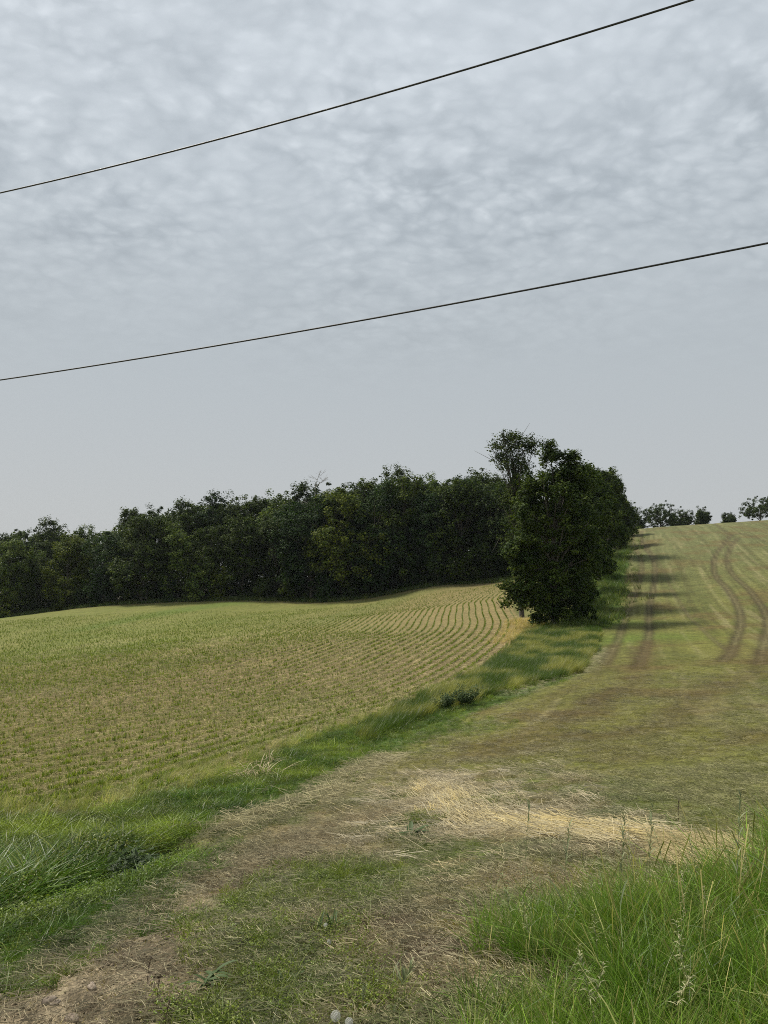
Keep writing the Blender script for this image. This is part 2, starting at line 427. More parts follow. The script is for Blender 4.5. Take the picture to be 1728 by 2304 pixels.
# ---------------------------------------------------------------- object helpers
ROOT = SC.collection
def tag(o, label=None, cat=None, group=None, kind=None):
    if label: o['label'] = label
    if cat: o['category'] = cat
    if group: o['group'] = group
    if kind: o['kind'] = kind
    return o
def mesh_np(name, V, F, mat=None, smooth=False):
    """mesh from arrays; F is an (n,k) array"""
    me = bpy.data.meshes.new(name)
    V = np.asarray(V, np.float32); F = np.asarray(F, np.int32)
    me.vertices.add(len(V)); me.vertices.foreach_set('co', V.ravel())
    if len(F):
        k = F.shape[1]
        me.loops.add(F.size); me.loops.foreach_set('vertex_index', F.ravel())
        me.polygons.add(len(F)); me.polygons.foreach_set('loop_start', np.arange(0, F.size, k, dtype=np.int32))
        me.polygons.foreach_set('use_smooth', np.full(len(F), smooth))
    me.update(calc_edges=True)
    if mat: me.materials.append(mat)
    return me
def add(name, me, parent=None, loc=None):
    o = bpy.data.objects.new(name, me); ROOT.objects.link(o)
    if parent: o.parent = parent
    if loc is not None: o.location = loc
    return o
def setcol(me, arr, name='tint'):
    a = me.attributes.new(name, 'FLOAT_COLOR', 'POINT')
    a.data.foreach_set('color', np.hstack([arr, np.ones((len(arr), 1))]).astype(np.float32).ravel())

# ---------------------------------------------------------------- materials
def newmat(name):
    m = bpy.data.materials.new(name); m.use_nodes = True
    m.node_tree.nodes.clear()
    return m, NT(m.node_tree)
def leafmat(name, cola, colb, trans=0.35, rough=0.55, instancer=False, dry=False, spec=.3):
    m, t = newmat(name)
    o = t.n('ShaderNodeOutputMaterial')
    p = t.n('ShaderNodeBsdfPrincipled'); tr = t.n('ShaderNodeBsdfTranslucent'); mxs = t.n('ShaderNodeMixShader')
    mxs.inputs[0].default_value = trans
    g = t.n('ShaderNodeNewGeometry'); oi = t.n('ShaderNodeObjectInfo')
    if instancer:
        at = t.n('ShaderNodeAttribute', attribute_type='INSTANCER', attribute_name='tint')
        c = t.mixc(g.outputs['Random Per Island'], cola, colb)
        c = t.mixc(1.0, c, at.outputs['Color'], 'MULTIPLY')
    else:
        c = t.mixc(g.outputs['Random Per Island'], cola, colb)
        at = t.n('ShaderNodeAttribute', attribute_type='OBJECT', attribute_name='tone')
        c = t.mixc(1.0, c, at.outputs['Color'], 'MULTIPLY')
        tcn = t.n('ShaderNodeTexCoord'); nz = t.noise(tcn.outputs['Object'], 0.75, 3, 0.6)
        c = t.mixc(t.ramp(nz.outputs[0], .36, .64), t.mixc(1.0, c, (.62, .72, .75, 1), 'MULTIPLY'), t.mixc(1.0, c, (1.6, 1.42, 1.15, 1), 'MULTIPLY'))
    p.inputs['Roughness'].default_value = rough
    p.inputs['Specular IOR Level'].default_value = spec
    t.l(c, p.inputs['Base Color'])
    c2 = t.mixc(1.0, c, (1.15, 1.2, 0.7, 1) if not dry else (1, .95, .85, 1), 'MULTIPLY')
    t.l(c2, tr.inputs[0])
    t.l(p.outputs[0], mxs.inputs[1]); t.l(tr.outputs[0], mxs.inputs[2]); t.l(mxs.outputs[0], o.inputs[0])
    return m

def ground_mat(rows=False):
    m, t = newmat('crop_ground' if rows else 'field_ground')
    o = t.n('ShaderNodeOutputMaterial'); p = t.n('ShaderNodeBsdfPrincipled')
    at = t.n('ShaderNodeAttribute', attribute_type='GEOMETRY', attribute_name='tint')
    g = t.n('ShaderNodeNewGeometry'); P = g.outputs['Position']
    nf = t.noise(P, 34, 5, 0.72); nm = t.noise(P, 5.5, 6, 0.75); nc = t.noise(P, 1.3, 6, 0.75)
    k1 = t.ramp(nf.outputs[0], 0.3, 0.7, 0.62, 1.38)
    k2 = t.ramp(nm.outputs[0], 0.3, 0.7, 0.62, 1.36)
    k3 = t.ramp(nc.outputs[0], 0.3, 0.7, 0.75, 1.22)
    kk = t.math('MULTIPLY', t.math('MULTIPLY', k1, k2), k3)
    s = t.n('ShaderNodeVectorMath', operation='SCALE'); t.l(at.outputs['Color'], s.inputs[0]); t.l(kk, s.inputs['Scale'])
    # small dry and green flecks
    hs = t.noise(P, 17, 4, 0.8)
    dry = t.ramp(hs.outputs[0], 0.60, 0.70, 0, 0.5)
    c = t.mixc(dry, s.outputs[0], t.mixc(1.0, at.outputs['Color'], (1.9, 1.75, 1.7, 1), 'MULTIPLY'))
    hs2 = t.noise(P, 11, 4, 0.8)
    grn = t.ramp(hs2.outputs[0], 0.58, 0.72, 0, 0.45)
    c = t.mixc(grn, c, t.mixc(1.0, at.outputs['Color'], (0.55, 0.85, 0.45, 1), 'MULTIPLY'))
    if rows:                                                   # drilled rows too far off for single seedlings
        rd = t.n('ShaderNodeAttribute', attribute_type='GEOMETRY', attribute_name='rowd')
        fr = t.math('FRACT', t.math('DIVIDE', rd.outputs['Fac'], 0.76))
        dd = t.math('ABSOLUTE', t.math('SUBTRACT', fr, 0.5))
        brk = t.noise(P, 2.2, 3, 0.6)
        wd_ = t.math('ADD', dd, t.math('MULTIPLY', t.math('SUBTRACT', brk.outputs[0], 0.5), 0.14))
        ln = t.ramp(wd_, 0.08, 0.17, 0.75, 0.0)
        gap = t.noise(P, 0.35, 3, 0.6)
        ln = t.math('MULTIPLY', ln, t.ramp(gap.outputs[0], 0.3, 0.6, 0.35, 1.0))
        c = t.mixc(ln, c, (0.075, 0.100, 0.028, 1))
    t.l(c, p.inputs['Base Color'])
    p.inputs['Roughness'].default_value = 0.95
    p.inputs['Specular IOR Level'].default_value = 0.15
    bp = t.n('ShaderNodeBump'); bp.inputs['Strength'].default_value = 0.9; bp.inputs['Distance'].default_value = 0.06
    hb = t.math('ADD', t.math('MULTIPLY', nf.outputs[0], 0.35), nm.outputs[0])
    t.l(hb, bp.inputs['Height']); t.l(bp.outputs[0], p.inputs['Normal'])
    t.l(p.outputs[0], o.inputs[0])
    return m
M_ground = ground_mat(); M_crop = ground_mat(True)
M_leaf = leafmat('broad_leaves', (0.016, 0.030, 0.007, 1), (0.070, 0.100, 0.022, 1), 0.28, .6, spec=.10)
M_blade = leafmat('grass_blades', (0.72, 0.74, 0.55, 1), (2.15, 2.05, 1.55, 1), 0.36, 0.38, True, spec=.22)
M_straw = leafmat('dry_straw', (0.85, 0.85, 0.85, 1), (1.6, 1.6, 1.65, 1), 0.12, 0.6, True, dry=True)

def barkmat(name, a, b):
    m, t = newmat(name)
    o = t.n('ShaderNodeOutputMaterial'); p = t.n('ShaderNodeBsdfPrincipled')
    g = t.n('ShaderNodeTexCoord')
    mp = t.n('ShaderNodeMapping'); mp.inputs['Scale'].default_value = (6, 6, 1.2); t.l(g.outputs['Object'], mp.inputs[0])
    n = t.noise(mp.outputs[0], 3, 6, 0.7)
    t.l(t.mixc(t.ramp(n.outputs[0], .3, .7), a, b), p.inputs['Base Color'])
    p.inputs['Roughness'].default_value = 0.9
    bp = t.n('ShaderNodeBump'); bp.inputs['Strength'].default_value = 0.7; bp.inputs['Distance'].default_value = 0.04
    t.l(n.outputs[0], bp.inputs['Height']); t.l(bp.outputs[0], p.inputs['Normal'])
    t.l(p.outputs[0], o.inputs[0])
    return m
M_bark = barkmat('tree_bark', (0.05, 0.043, 0.034, 1), (0.12, 0.105, 0.085, 1))
M_pale = barkmat('weathered_wood', (0.16, 0.14, 0.12, 1), (0.30, 0.27, 0.23, 1))

# ---------------------------------------------------------------- ground sheets
az_f = np.linspace(R(-34), R(34), 460)
az_c = np.linspace(R(34), R(326), 60)[1:-1]
az = np.concatenate([az_f, az_c])
rr = np.exp(np.linspace(math.log(0.6), math.log(1400), 560))
AZ, RR = np.meshgrid(az, rr)
GX = RR * np.sin(AZ); GY = RR * np.cos(AZ)
gx = np.concatenate([[0.0], GX.ravel()]); gy = np.concatenate([[0.0], GY.ravel()])
Z = zones(gx, gy)
gz = Hf(gx, gy)
GV = np.stack([gx, gy, gz], 1)
GC = gcolor(gx, gy, Z)
na, nrr = len(az), len(rr)
i = np.arange(nrr - 1)[:, None] * na; j = np.arange(na)[None]
jn = (j + 1) % na
quads = np.stack([1 + i + j, 1 + i + na + j, 1 + i + na + jn, 1 + i + jn], -1).reshape(-1, 4)
quads = quads[:, ::-1]
q0 = quads[:, 0]
kindv = np.zeros(len(gx), int)                                    # 0 mown field
kindv[(Z['rowd'] > 0) & (Z['forest'] < 0) & (gy > 1)] = 1         # crop field
kindv[Z['strip'] > 0] = 2                                         # grass verge
kindv[Z['forest'] >= 0] = 3
sp_ = poly_sd(gx, gy, soil_poly); kindv[(sp_ > 0)] = 4
names = {0: 'mown_field', 1: 'crop_field', 2: 'grass_verge', 3: 'forest_floor', 4: 'dirt_track'}
for k, nm in names.items():
    F = quads[kindv[q0] == k]
    if not len(F): continue
    used, inv = np.unique(F, return_inverse=True)
    me = mesh_np(nm, GV[used], inv.reshape(-1, 4), M_crop if k == 1 else M_ground, True)
    setcol(me, GC[used])
    if k == 1:
        a_ = me.attributes.new('rowd', 'FLOAT', 'POINT'); a_.data.foreach_set('value', Z['rowd'][used].astype(np.float32))
    o = add(nm, me); tag(o, kind='structure')
    if k == 0:
        pass
# small cap right under the camera
cap = mesh_np('ground', np.vstack([GV[:1], GV[1:1 + na]]), np.array([(0, 1 + (a_ + 1) % na, 1 + a_) for a_ in range(na)]), M_ground, True)
setcol(cap, np.vstack([GC[:1], GC[1:1 + na]]))
tag(add('ground', cap), kind='structure')

def leaves(cl, per, rad, size, r, up=.55, flat=.6, ctr=None, elong=1.5):
    """leaf quads spread round the clump centres cl (n,3)"""
    n = len(cl) * per
    c = np.repeat(cl, per, 0)
    rr_ = np.repeat(rad, per)[:, None] if np.ndim(rad) else rad
    d = r.normal(0, 1, (n, 3)); d /= np.linalg.norm(d, axis=1)[:, None]
    q = d * (r.random((n, 1)) ** .45) * rr_ * np.array([1, 1, flat])
    pos = c + q
    cen = ctr if ctr is not None else cl.mean(0)
    outd = pos - cen; outd /= np.linalg.norm(outd, axis=1)[:, None] + 1e-6
    nrm = .35 * outd + .5 * d + np.array([0, 0, up]) + r.normal(0, .45, (n, 3))
    nrm /= np.linalg.norm(nrm, axis=1)[:, None]
    t = np.cross(nrm, r.normal(0, 1, (n, 3))); t /= np.linalg.norm(t, axis=1)[:, None] + 1e-9
    b_ = np.cross(nrm, t)
    s = size * (.6 + .8 * r.random((n, 1)))
    V = np.empty((n, 4, 3))
    V[:, 0] = pos - t * s * elong * .5
    V[:, 1] = pos + b_ * s * .5 - nrm * s * .12
    V[:, 2] = pos + t * s * elong * .5
    V[:, 3] = pos - b_ * s * .5 - nrm * s * .12
    return V.reshape(-1, 3), np.arange(n * 4).reshape(-1, 4)

# ---------------------------------------------------------------- instanced ground cover
def tuft(name, n, h, spread, width, lean=0.25, bend=0.5, segs=3, mat=None, seed=0, hvar=0.5, flat=False, wind=(0, 0), head=0.0):
    """a bunch of curved, tapering blades"""
    r = np.random.default_rng(seed)
    V = []; F = []
    for b in range(n):
        a0 = r.random() * 2 * math.pi; rad = spread * math.sqrt(r.random())
        bx, by = rad * math.cos(a0), rad * math.sin(a0)
        hh = h * (1 - hvar * r.random())
        dirn = r.random() * 2 * math.pi
        ln = lean * r.random() * hh; bd = bend * (0.3 + r.random()) * hh
        dx, dy = math.cos(dirn), math.sin(dirn)
        wd = width * (0.7 + 0.6 * r.random())
        fa = r.random() * math.pi
        wx, wy = math.cos(fa), math.sin(fa)
        k0 = len(V)
        for s in range(segs + 1):
            t = s / segs
            px = bx + dx * (ln * t + bd * t * t) + wind[0] * hh * t ** 1.7
            py = by + dy * (ln * t + bd * t * t) + wind[1] * hh * t ** 1.7
            pz = hh * (t - 0.35 * bend * t * t * (0.4 + r.random() * .2)) - 0.02
            if flat: pz = 0.012 + 0.05 * r.random() * h
            w2 = wd * (1 - 0.85 * t ** 1.6) * 0.5
            if head and t > 0.75: w2 = wd * head
            V += [(px - wx * w2, py - wy * w2, pz), (px + wx * w2, py + wy * w2, pz)]
        for s in range(segs):
            F.append((k0 + 2 * s, k0 + 2 * s + 1, k0 + 2 * s + 3, k0 + 2 * s + 2))
    return mesh_np(name, V, F, mat)
def sticks(name, n, L, spread, width, mat, seed, align=0.0, zh=0.04):
    """loose straws lying across each other"""
    r = np.random.default_rng(seed); V = []; F = []
    for b in range(n):
        cx, cy = (r.random(2) - .5) * 2 * spread
        ang = r.normal(0, 0.18) if r.random() < align else r.random() * math.pi
        l = L * (0.4 + 0.6 * r.random()); z0 = r.random() * zh + .006; tilt = r.normal(0, 0.10)
        ux, uy = math.cos(ang), math.sin(ang); w2 = width * .5
        bow = r.normal(0, .06) * l
        k = len(V)
        for t in (-.5, 0, .5):
            ox = -uy * bow * (1 - 4 * t * t); oy = ux * bow * (1 - 4 * t * t)
            X, Y, Zz = cx + ux * l * t + ox, cy + uy * l * t + oy, max(z0 + tilt * l * t, .003)
            V += [(X + uy * w2, Y - ux * w2, Zz), (X, Y, Zz + width * .8), (X - uy * w2, Y + ux * w2, Zz)]
        for s in (0, 3):
            F += [(k + s, k + s + 3, k + s + 4, k + s + 1), (k + s + 1, k + s + 4, k + s + 5, k + s + 2)]
    return mesh_np(name, V, F, mat)

_gid = [0]
def scatter(name, protos, X, Y, scale, tint, yaw=None, tilt=0.12, sink=0.0, label=None, cat=None):
    """one 'stuff' object: points on the ground carrying plants by geometry nodes"""
    _gid[0] += 1
    col = bpy.data.collections.new('protos_%02d' % _gid[0])
    for q, me in enumerate(protos):
        col.objects.link(bpy.data.objects.new('proto_%02d_%02d' % (_gid[0], q), me))
    n = len(X)
    r = np.random.default_rng(100 + _gid[0])
    V = np.stack([X, Y, Hf(X, Y) - sink], 1)
    me = mesh_np(name, V, np.zeros((0, 3), np.int32))
    rot = np.zeros((n, 3), np.float32)
    rot[:, 0] = r.normal(0, tilt, n); rot[:, 1] = r.normal(0, tilt, n)
    rot[:, 2] = r.random(n) * 2 * math.pi if yaw is None else yaw
    a = me.attributes.new('rot', 'FLOAT_VECTOR', 'POINT'); a.data.foreach_set('vector', rot.ravel())
    a = me.attributes.new('scl', 'FLOAT', 'POINT'); a.data.foreach_set('value', np.asarray(scale, np.float32) * np.ones(n, np.float32))
    a = me.attributes.new('idx', 'INT', 'POINT'); a.data.foreach_set('value', r.integers(0, len(protos), n).astype(np.int32))
    setcol(me, np.clip(tint, 0, 1))
    ng = bpy.data.node_groups.new('scatter_%02d' % _gid[0], 'GeometryNodeTree')
    ng.interface.new_socket('Geometry', in_out='INPUT', socket_type='NodeSocketGeometry')
    ng.interface.new_socket('Geometry', in_out='OUTPUT', socket_type='NodeSocketGeometry')
    gi = ng.nodes.new('NodeGroupInput'); go = ng.nodes.new('NodeGroupOutput')
    ip = ng.nodes.new('GeometryNodeInstanceOnPoints'); ci = ng.nodes.new('GeometryNodeCollectionInfo')
    ci.inputs['Collection'].default_value = col
    ci.inputs['Separate Children'].default_value = True
    ci.inputs['Reset Children'].default_value = True
    def attr(nm, ty):
        nd = ng.nodes.new('GeometryNodeInputNamedAttribute'); nd.data_type = ty; nd.inputs['Name'].default_value = nm
        return nd.outputs['Attribute']
    ng.links.new(gi.outputs[0], ip.inputs['Points'])
    ng.links.new(ci.outputs[0], ip.inputs['Instance'])
    ip.inputs['Pick Instance'].default_value = True
    ng.links.new(attr('idx', 'INT'), ip.inputs['Instance Index'])
    ng.links.new(attr('rot', 'FLOAT_VECTOR'), ip.inputs['Rotation'])
    ng.links.new(attr('scl', 'FLOAT'), ip.inputs['Scale'])
    ng.links.new(ip.outputs[0], go.inputs[0])
    o = add(name, me)
    md = o.modifiers.new('scatter', 'NODES'); md.node_group = ng
    tag(o, label, cat, kind='stuff')
    return o

def cone_pts(n, d0, d1, power=1.0, u0=-.54, u1=.54, seed=1):
    """random ground points in the wedge in front of the camera; density falls with distance"""
    r = np.random.default_rng(seed)
    y = (d0 ** power + (d1 ** power - d0 ** power) * r.random(n)) ** (1 / power)
    x = (u0 + (u1 - u0) * r.random(n)) * (y + .5)
    return x, y
def jit(col, r, amt=.3):
    return np.clip(col * (1 + (r.random((len(col), 1)) - .5) * 2 * amt), 0.005, 1)

r0 = np.random.default_rng(11)
# --- low clipped grass and thatch over the open ground
short = [tuft('short_tuft', 26, .05, .09, .0042, .6, .5, 2, M_blade, s) for s in range(5)]
thatch = [sticks('thatch', 24, .085, .10, .0026, M_straw, 30 + s) for s in range(4)]
x, y = cone_pts(60000, 2.6, 42, 0.25, seed=3)
z = zones(x, y)
bare_m = sstep(.1, -.25, poly_sd(x, y, soil_poly)) * (1 - .72 * sstep(-.2, .3, poly_sd(x, y, worn_poly)))
for c, r_ in bare: bare_m = bare_m * sstep(r_ * .3, r_, np.hypot(x - c[0], y - c[1]))
strawm = sstep(.4, -.3, poly_sd(x, y, straw_poly))
keep = (z['rowd'] < -.1) & (r0.random(len(x)) < .06 + .94 * bare_m * (.3 + .7 * strawm) * sstep(.30, .55, fbm(x * 1.1, y * 1.1, 3, 77)))
x, y = x[keep], y[keep]
gc = gcolor(x, y)
gg = mixn(gc, C_(98, 100, 54), .35 * np.ones(len(x)))
scatter('clipped_grass', short, x, y, .6 + .6 * r0.random(len(x)) + np.clip(y - 12, 0, 30) * .02, jit(gg * 1.05, r0, .35), label='short clipped olive grass over the mown ground', cat='grass')
x, y = cone_pts(60000, 2.6, 34, 0.25, seed=5)
z = zones(x, y)
keep = (z['rowd'] < -.1) & (z['strip'] < .3) & (r0.random(len(x)) < (.30 + .6 * sstep(.4, .6, fbm(x * .9, y * .9, 3, 79))) * (1 - .88 * sstep(-.3, .1, poly_sd(x, y, soil_poly))))
x, y = x[keep], y[keep]
gc = gcolor(x, y)
tt = mixn(gc, C_(158, 150, 118), r0.random(len(x)) * .8 * (1 - .5 * sstep(1, 3, x - y * .12)))
scatter('dead_thatch', thatch, x, y, .6 + .9 * r0.random(len(x)) ** 2, tilt=.05, tint=jit(tt, r0, .35), label='dry brown thatch and clippings lying on the mown ground', cat='thatch')

# --- straw on the ground
straw = [sticks('loose_straw', 16, .34, .18, .004, M_straw, 60 + s, align=.35, zh=.08) for s in range(4)]
strawl = [sticks('laid_straw', 20, .46, .14, .0042, M_straw, 70 + s, align=.88, zh=.11) for s in range(4)]
def along(L, n, wd, seed):
    r = np.random.default_rng(seed)
    seg = np.hypot(*np.diff(L, axis=0).T); cum = np.concatenate([[0], np.cumsum(seg)])
    s = r.random(n) * cum[-1]
    k = np.clip(np.searchsorted(cum, s) - 1, 0, len(seg) - 1)
    t = (s - cum[k]) / seg[k]
    p = L[k] + (L[k + 1] - L[k]) * t[:, None]
    d = (L[k + 1] - L[k]) / seg[k][:, None]
    off = r.normal(0, wd, n)
    return p[:, 0] - d[:, 1] * off, p[:, 1] + d[:, 0] * off, np.arctan2(d[:, 1], d[:, 0])
lo_, hi_ = straw_poly.min(0) - .4, straw_poly.max(0) + .4
x = lo_[0] + (hi_[0] - lo_[0]) * r0.random(5200); y = lo_[1] + (hi_[1] - lo_[1]) * r0.random(5200)
s_ = poly_sd(x, y, straw_poly) + (fbm(x * 1.6, y * 1.6, 3, 81) - .52) * 3.0
keep = r0.random(len(x)) < .03 + sstep(-.6, .8, s_) * .42
x, y = x[keep], y[keep]
scatter('loose_straw', straw, x, y, .6 + .5 * r0.random(len(x)), jit(mixn(C_(158, 150, 126) * np.ones((len(x), 3)), C_(172, 158, 120), r0.random(len(x))), r0, .25), label='patch of pale loose straw scattered before the tall grass', cat='straw')
x, y, yw = along(swath_w, 250, .20, 4)
scatter('laid_straw', strawl, x, y, .6 + .5 * r0.random(len(x)), jit(mixn(C_(184, 167, 112) * np.ones((len(x), 3)), C_(168, 160, 132), r0.random(len(x))), r0, .22), yaw=yw + r0.normal(0, .15, len(x)), tilt=.05, label='band of yellow straw laid sideways across the mown ground', cat='straw')
x, y, yw = along(swath2_w, 170, .20, 6)
scatter('bleached_straw', strawl, x, y, .6 + .4 * r0.random(len(x)), jit(C_(164, 150, 108) * np.ones((len(x), 3)), r0, .2), yaw=yw - .1 + r0.normal(0, .15, len(x)), tilt=.05, label='bleached straw lying behind the tall grass at the right', cat='straw')
x1, y1, w1 = along(pale_w, 260, .26, 8); x2, y2, w2 = along(pale2_w, 200, .45, 9)
x, y, yw = np.concatenate([x1, x2]), np.concatenate([y1, y2]), np.concatenate([w1, w2])
scatter('cut_hay', straw, x, y, .8 + .6 * r0.random(len(x)), jit(C_(150, 142, 106) * np.ones((len(x), 3)), r0, .3), yaw=yw, label='grey cut hay strewn along the edge of the grass strip', cat='hay')

# --- grass strip between the fields
medium = [tuft('medium_tuft', 24, .24, .12, .008, .5, .8, 4, M_blade, 90 + s) for s in range(4)]
def leafy(seed, n=80, rad=.15, h=.15, sz=.012):
    r = np.random.default_rng(seed)
    cl = np.stack([r.normal(0, rad * .6, n), r.normal(0, rad * .6, n), h * r.random(n) ** .7 + .01], 1)
    V, F = leaves(cl, 2, .02, sz, r, up=1.0, flat=1, elong=1.9)
    V[:, 2] = np.maximum(V[:, 2], .004)
    return mesh_np('leafy', V, F, M_blade)
leafyp = [leafy(900 + s) for s in range(4)]
arch = [tuft('arching_tuft', 18, .34, .12, .015, .7, 1.15, 6, M_blade, 190 + s) for s in range(4)]
windy = [tuft('windblown_tuft', 34, .62, .16, .009, .25, .35, 4, M_blade, 110 + s, wind=(.55, .12)) for s in range(5)]
bb = strip_poly.min(0), strip_poly.max(0)
x, y = cone_pts(66000, 3.6, 75, 0.5, -.66, .32, seed=12)
z = zones(x, y)
keep = (z['strip'] > -.25) & (r0.random(len(x)) < .75)
x, y, sd_ = x[keep], y[keep], z['strip'][keep]
du, _, _ = line_dist(x, y, up_w); dl, _, _ = line_dist(x, y, lo_w); dg, _, sg = line_dist(x, y, gully_w)
n3 = fbm(x * 1.2, y * 1.2, 3, 91)
sc_ = (.45 + .7 * n3) * (.55 + .6 * sstep(.2, 1.4, dl)) * (.8 + .6 * sstep(0.25, .5, dg) * sstep(1.6, .6, dg) * (sg > 0)) * np.clip(.8 + y / 60, .8, 1.6)
tn = mixn(C_(58, 84, 24) * np.ones((len(x), 3)), C_(104, 120, 42), sstep(.3, .7, fbm(x * .8, y * .8, 3, 93)))
tn = mixn(tn, C_(48, 66, 24), sstep(.45, .62, fbm(x * 1.5, y * 1.5, 3, 94)) * .7)
tn = mixn(tn, C_(110, 112, 66), (r0.random(len(x)) > .85) * .6)
kp = (dg > .17) | (r0.random(len(x)) < .15)
scatter('verge_grass', medium + arch[:2] + leafyp, x[kp], y[kp], sc_[kp], jit(tn[kp], r0, .42), label='lush green grass filling the strip between the two fields', cat='grass')
wind_poly = G([(1175, 1425), (1240, 1418), (1345, 1425), (1335, 1470), (1300, 1512), (1200, 1542), (1080, 1572), (980, 1606), (900, 1636), (820, 1668), (830, 1630), (1000, 1548), (1090, 1505), (1150, 1462)])
lo_, hi_ = wind_poly.min(0) - .4, wind_poly.max(0) + .4
x = lo_[0] + (hi_[0] - lo_[0]) * r0.random(40000); y = lo_[1] + (hi_[1] - lo_[1]) * r0.random(40000)
s_ = poly_sd(x, y, wind_poly) + (fbm(x * .8, y * .8, 3, 95) - .5) * .8
keep = (s_ > -.1) & (r0.random(len(x)) < .12 + .33 * sstep(14, 26, y))
x, y = x[keep], y[keep]
nn = fbm(x * .5, y * .35, 3, 96)
tn = mixn(C_(58, 76, 28) * np.ones((len(x), 3)), C_(124, 124, 76), sstep(.44, .62, fbm(x * .9, y * .5, 3, 97)) * (.5 + .5 * r0.random(len(x))))
scatter('windblown_grass', windy, x, y, .55 + .75 * nn, jit(tn, r0, .25), yaw=r0.normal(0.1, .35, len(x)), tilt=.06, label='tall silvery grass blown over to the right below the big tree', cat='grass')

x, y, yw = along(gully_w[:22], 900, .30, 61)
x, y = x + .0, y + .62
scatter('broad_grass', arch, x, y, .42 + .35 * r0.random(len(x)), jit(mixn(C_(64, 96, 30) * np.ones((len(x), 3)), C_(104, 130, 50), r0.random(len(x))), r0, .3), label='broad-bladed bright grass arching over the gully at the left', cat='grass')
x, y, yw = along(gully_w, 1500, .20, 62)
y = y - .50
scatter('low_weeds', leafyp, x, y, .5 + .6 * r0.random(len(x)), jit(mixn(C_(66, 84, 34) * np.ones((len(x), 3)), C_(100, 116, 50), fbm(x * 2, y * 2, 2, 5)), r0, .35), label='low leafy weeds between the gully and the bare dirt', cat='weeds')
# --- meadow fringe along the crop field edge, left (whitish seeding grass)
x, y = cone_pts(15000, 8, 50, .7, -.6, .3, seed=17)
z = zones(x, y)
e = np.abs(z['rowd'])
keep = (z['rowd'] > -.4) & (z['forest'] < 0) & (r0.random(len(x)) < np.exp(-(np.clip(z['rowd'], 0, 9) / (1.0 + 1.2 * sstep(-.35, -.55, x / y))) ** 2) * .55)
x, y = x[keep], y[keep]
tn = mixn(C_(150, 146, 110) * np.ones((len(x), 3)), C_(96, 112, 60), r0.random(len(x)))
scatter('seeding_grass', windy, x, y, .35 + .35 * r0.random(len(x)), jit(tn, r0, .35), yaw=r0.normal(0.1, 1.5, len(x)), label='thin whitish seeding grass along the crop field edge', cat='grass')
# golden dry grass by the hedge foot
x, y, yw = along(gold_w, 420, .9, 19)
scatter('golden_grass', windy, x, y, .45 + .5 * r0.random(len(x)), jit(C_(154, 142, 104) * np.ones((len(x), 3)), r0, .25), yaw=r0.normal(0.1, .5, len(x)), label='golden dry grass beside the foot of the big tree', cat='grass')
# --- rank grass under the hedge and at the forest foot
x1, y1, _ = along(hedge_w, 1100, 1.3, 20)
x2, y2, _ = along(forest_w[4:], 4200, 1.1, 22)
x2 = x2; y2 = y2 + 1.4
x, y = np.concatenate([x1, x2]), np.concatenate([y1, y2])
tn = mixn(C_(66, 86, 44) * np.ones((len(x), 3)), C_(100, 106, 66), r0.random(len(x)) ** 2)
scatter('rank_grass', [tuft('rank_tuft', 22, .8, .35, .03, .4, .5, 3, M_blade, 130 + s) for s in range(4)], x, y, .6 + .8 * r0.random(len(x)), jit(tn, r0, .3), label='rank dark grass along the foot of the wood and hedge', cat='grass')

# --- maize seedlings in curved rows
def plant(seed, h=.30):
    r = np.random.default_rng(seed); V = []; F = []
    for b in range(6):
        a0 = (b % 2) * math.pi + r.normal(0, .5); hh = h * (.5 + .5 * r.random()); L = h * .42 * (.4 + .6 * r.random())
        dx, dy = math.cos(a0), math.sin(a0); k = len(V); wd = .013
        for s in range(4):
            t = s / 3
            q = (dx * L * t ** 1.4, dy * L * t ** 1.4, hh * (t * 1.25 - .35 * t * t))
            w2 = wd * (.7 + .6 * t - 1.25 * t * t)
            V += [(q[0] - dy * w2, q[1] + dx * w2, q[2]), (q[0] + dy * w2, q[1] - dx * w2, q[2])]
        for s in range(3): F.append((k + 2 * s, k + 2 * s + 1, k + 2 * s + 3, k + 2 * s + 2))
    return mesh_np('seedling', V, F, M_blade)
SP = .76
x, y = cone_pts(190000, 11, 130, 1.0, -.64, .20, seed=25)
dr, s, side = line_dist(x, y, row_line)
ok = (side > 0) & (dr > .5)
x, y, dr = x[ok], y[ok], dr[ok]
e = .05
gxn = (line_dist(x + e, y, row_line)[0] - dr) / e; gyn = (line_dist(x, y + e, row_line)[0] - dr) / e
off = dr - (np.floor(dr / SP) + .5) * SP
x = x - gxn * off + r0.normal(0, .025, len(x)); y = y - gyn * off + r0.normal(0, .025, len(x))
z = zones(x, y)
thin = .40 + .40 * sstep(.3, .55, fbm(z['rowd'] * .3, z['rows'] * .05, 3, 48))
keep = (z['forest'] < -2) & (z['rowd'] > .3) & (r0.random(len(x)) < thin * (1 - .55 * sstep(40, 90, y)))
x, y = x[keep], y[keep]
tn = mixn(C_(74, 94, 32) * np.ones((len(x), 3)), C_(104, 112, 48), r0.random(len(x)))
scatter('maize_seedlings', [plant(s) for s in range(5)], x, y, (.45 + .5 * r0.random(len(x))) * np.clip(.9 + y / 300, 1, 1.2), jit(tn, r0, .25), label='green maize seedlings in curving rows across the left field', cat='seedlings')
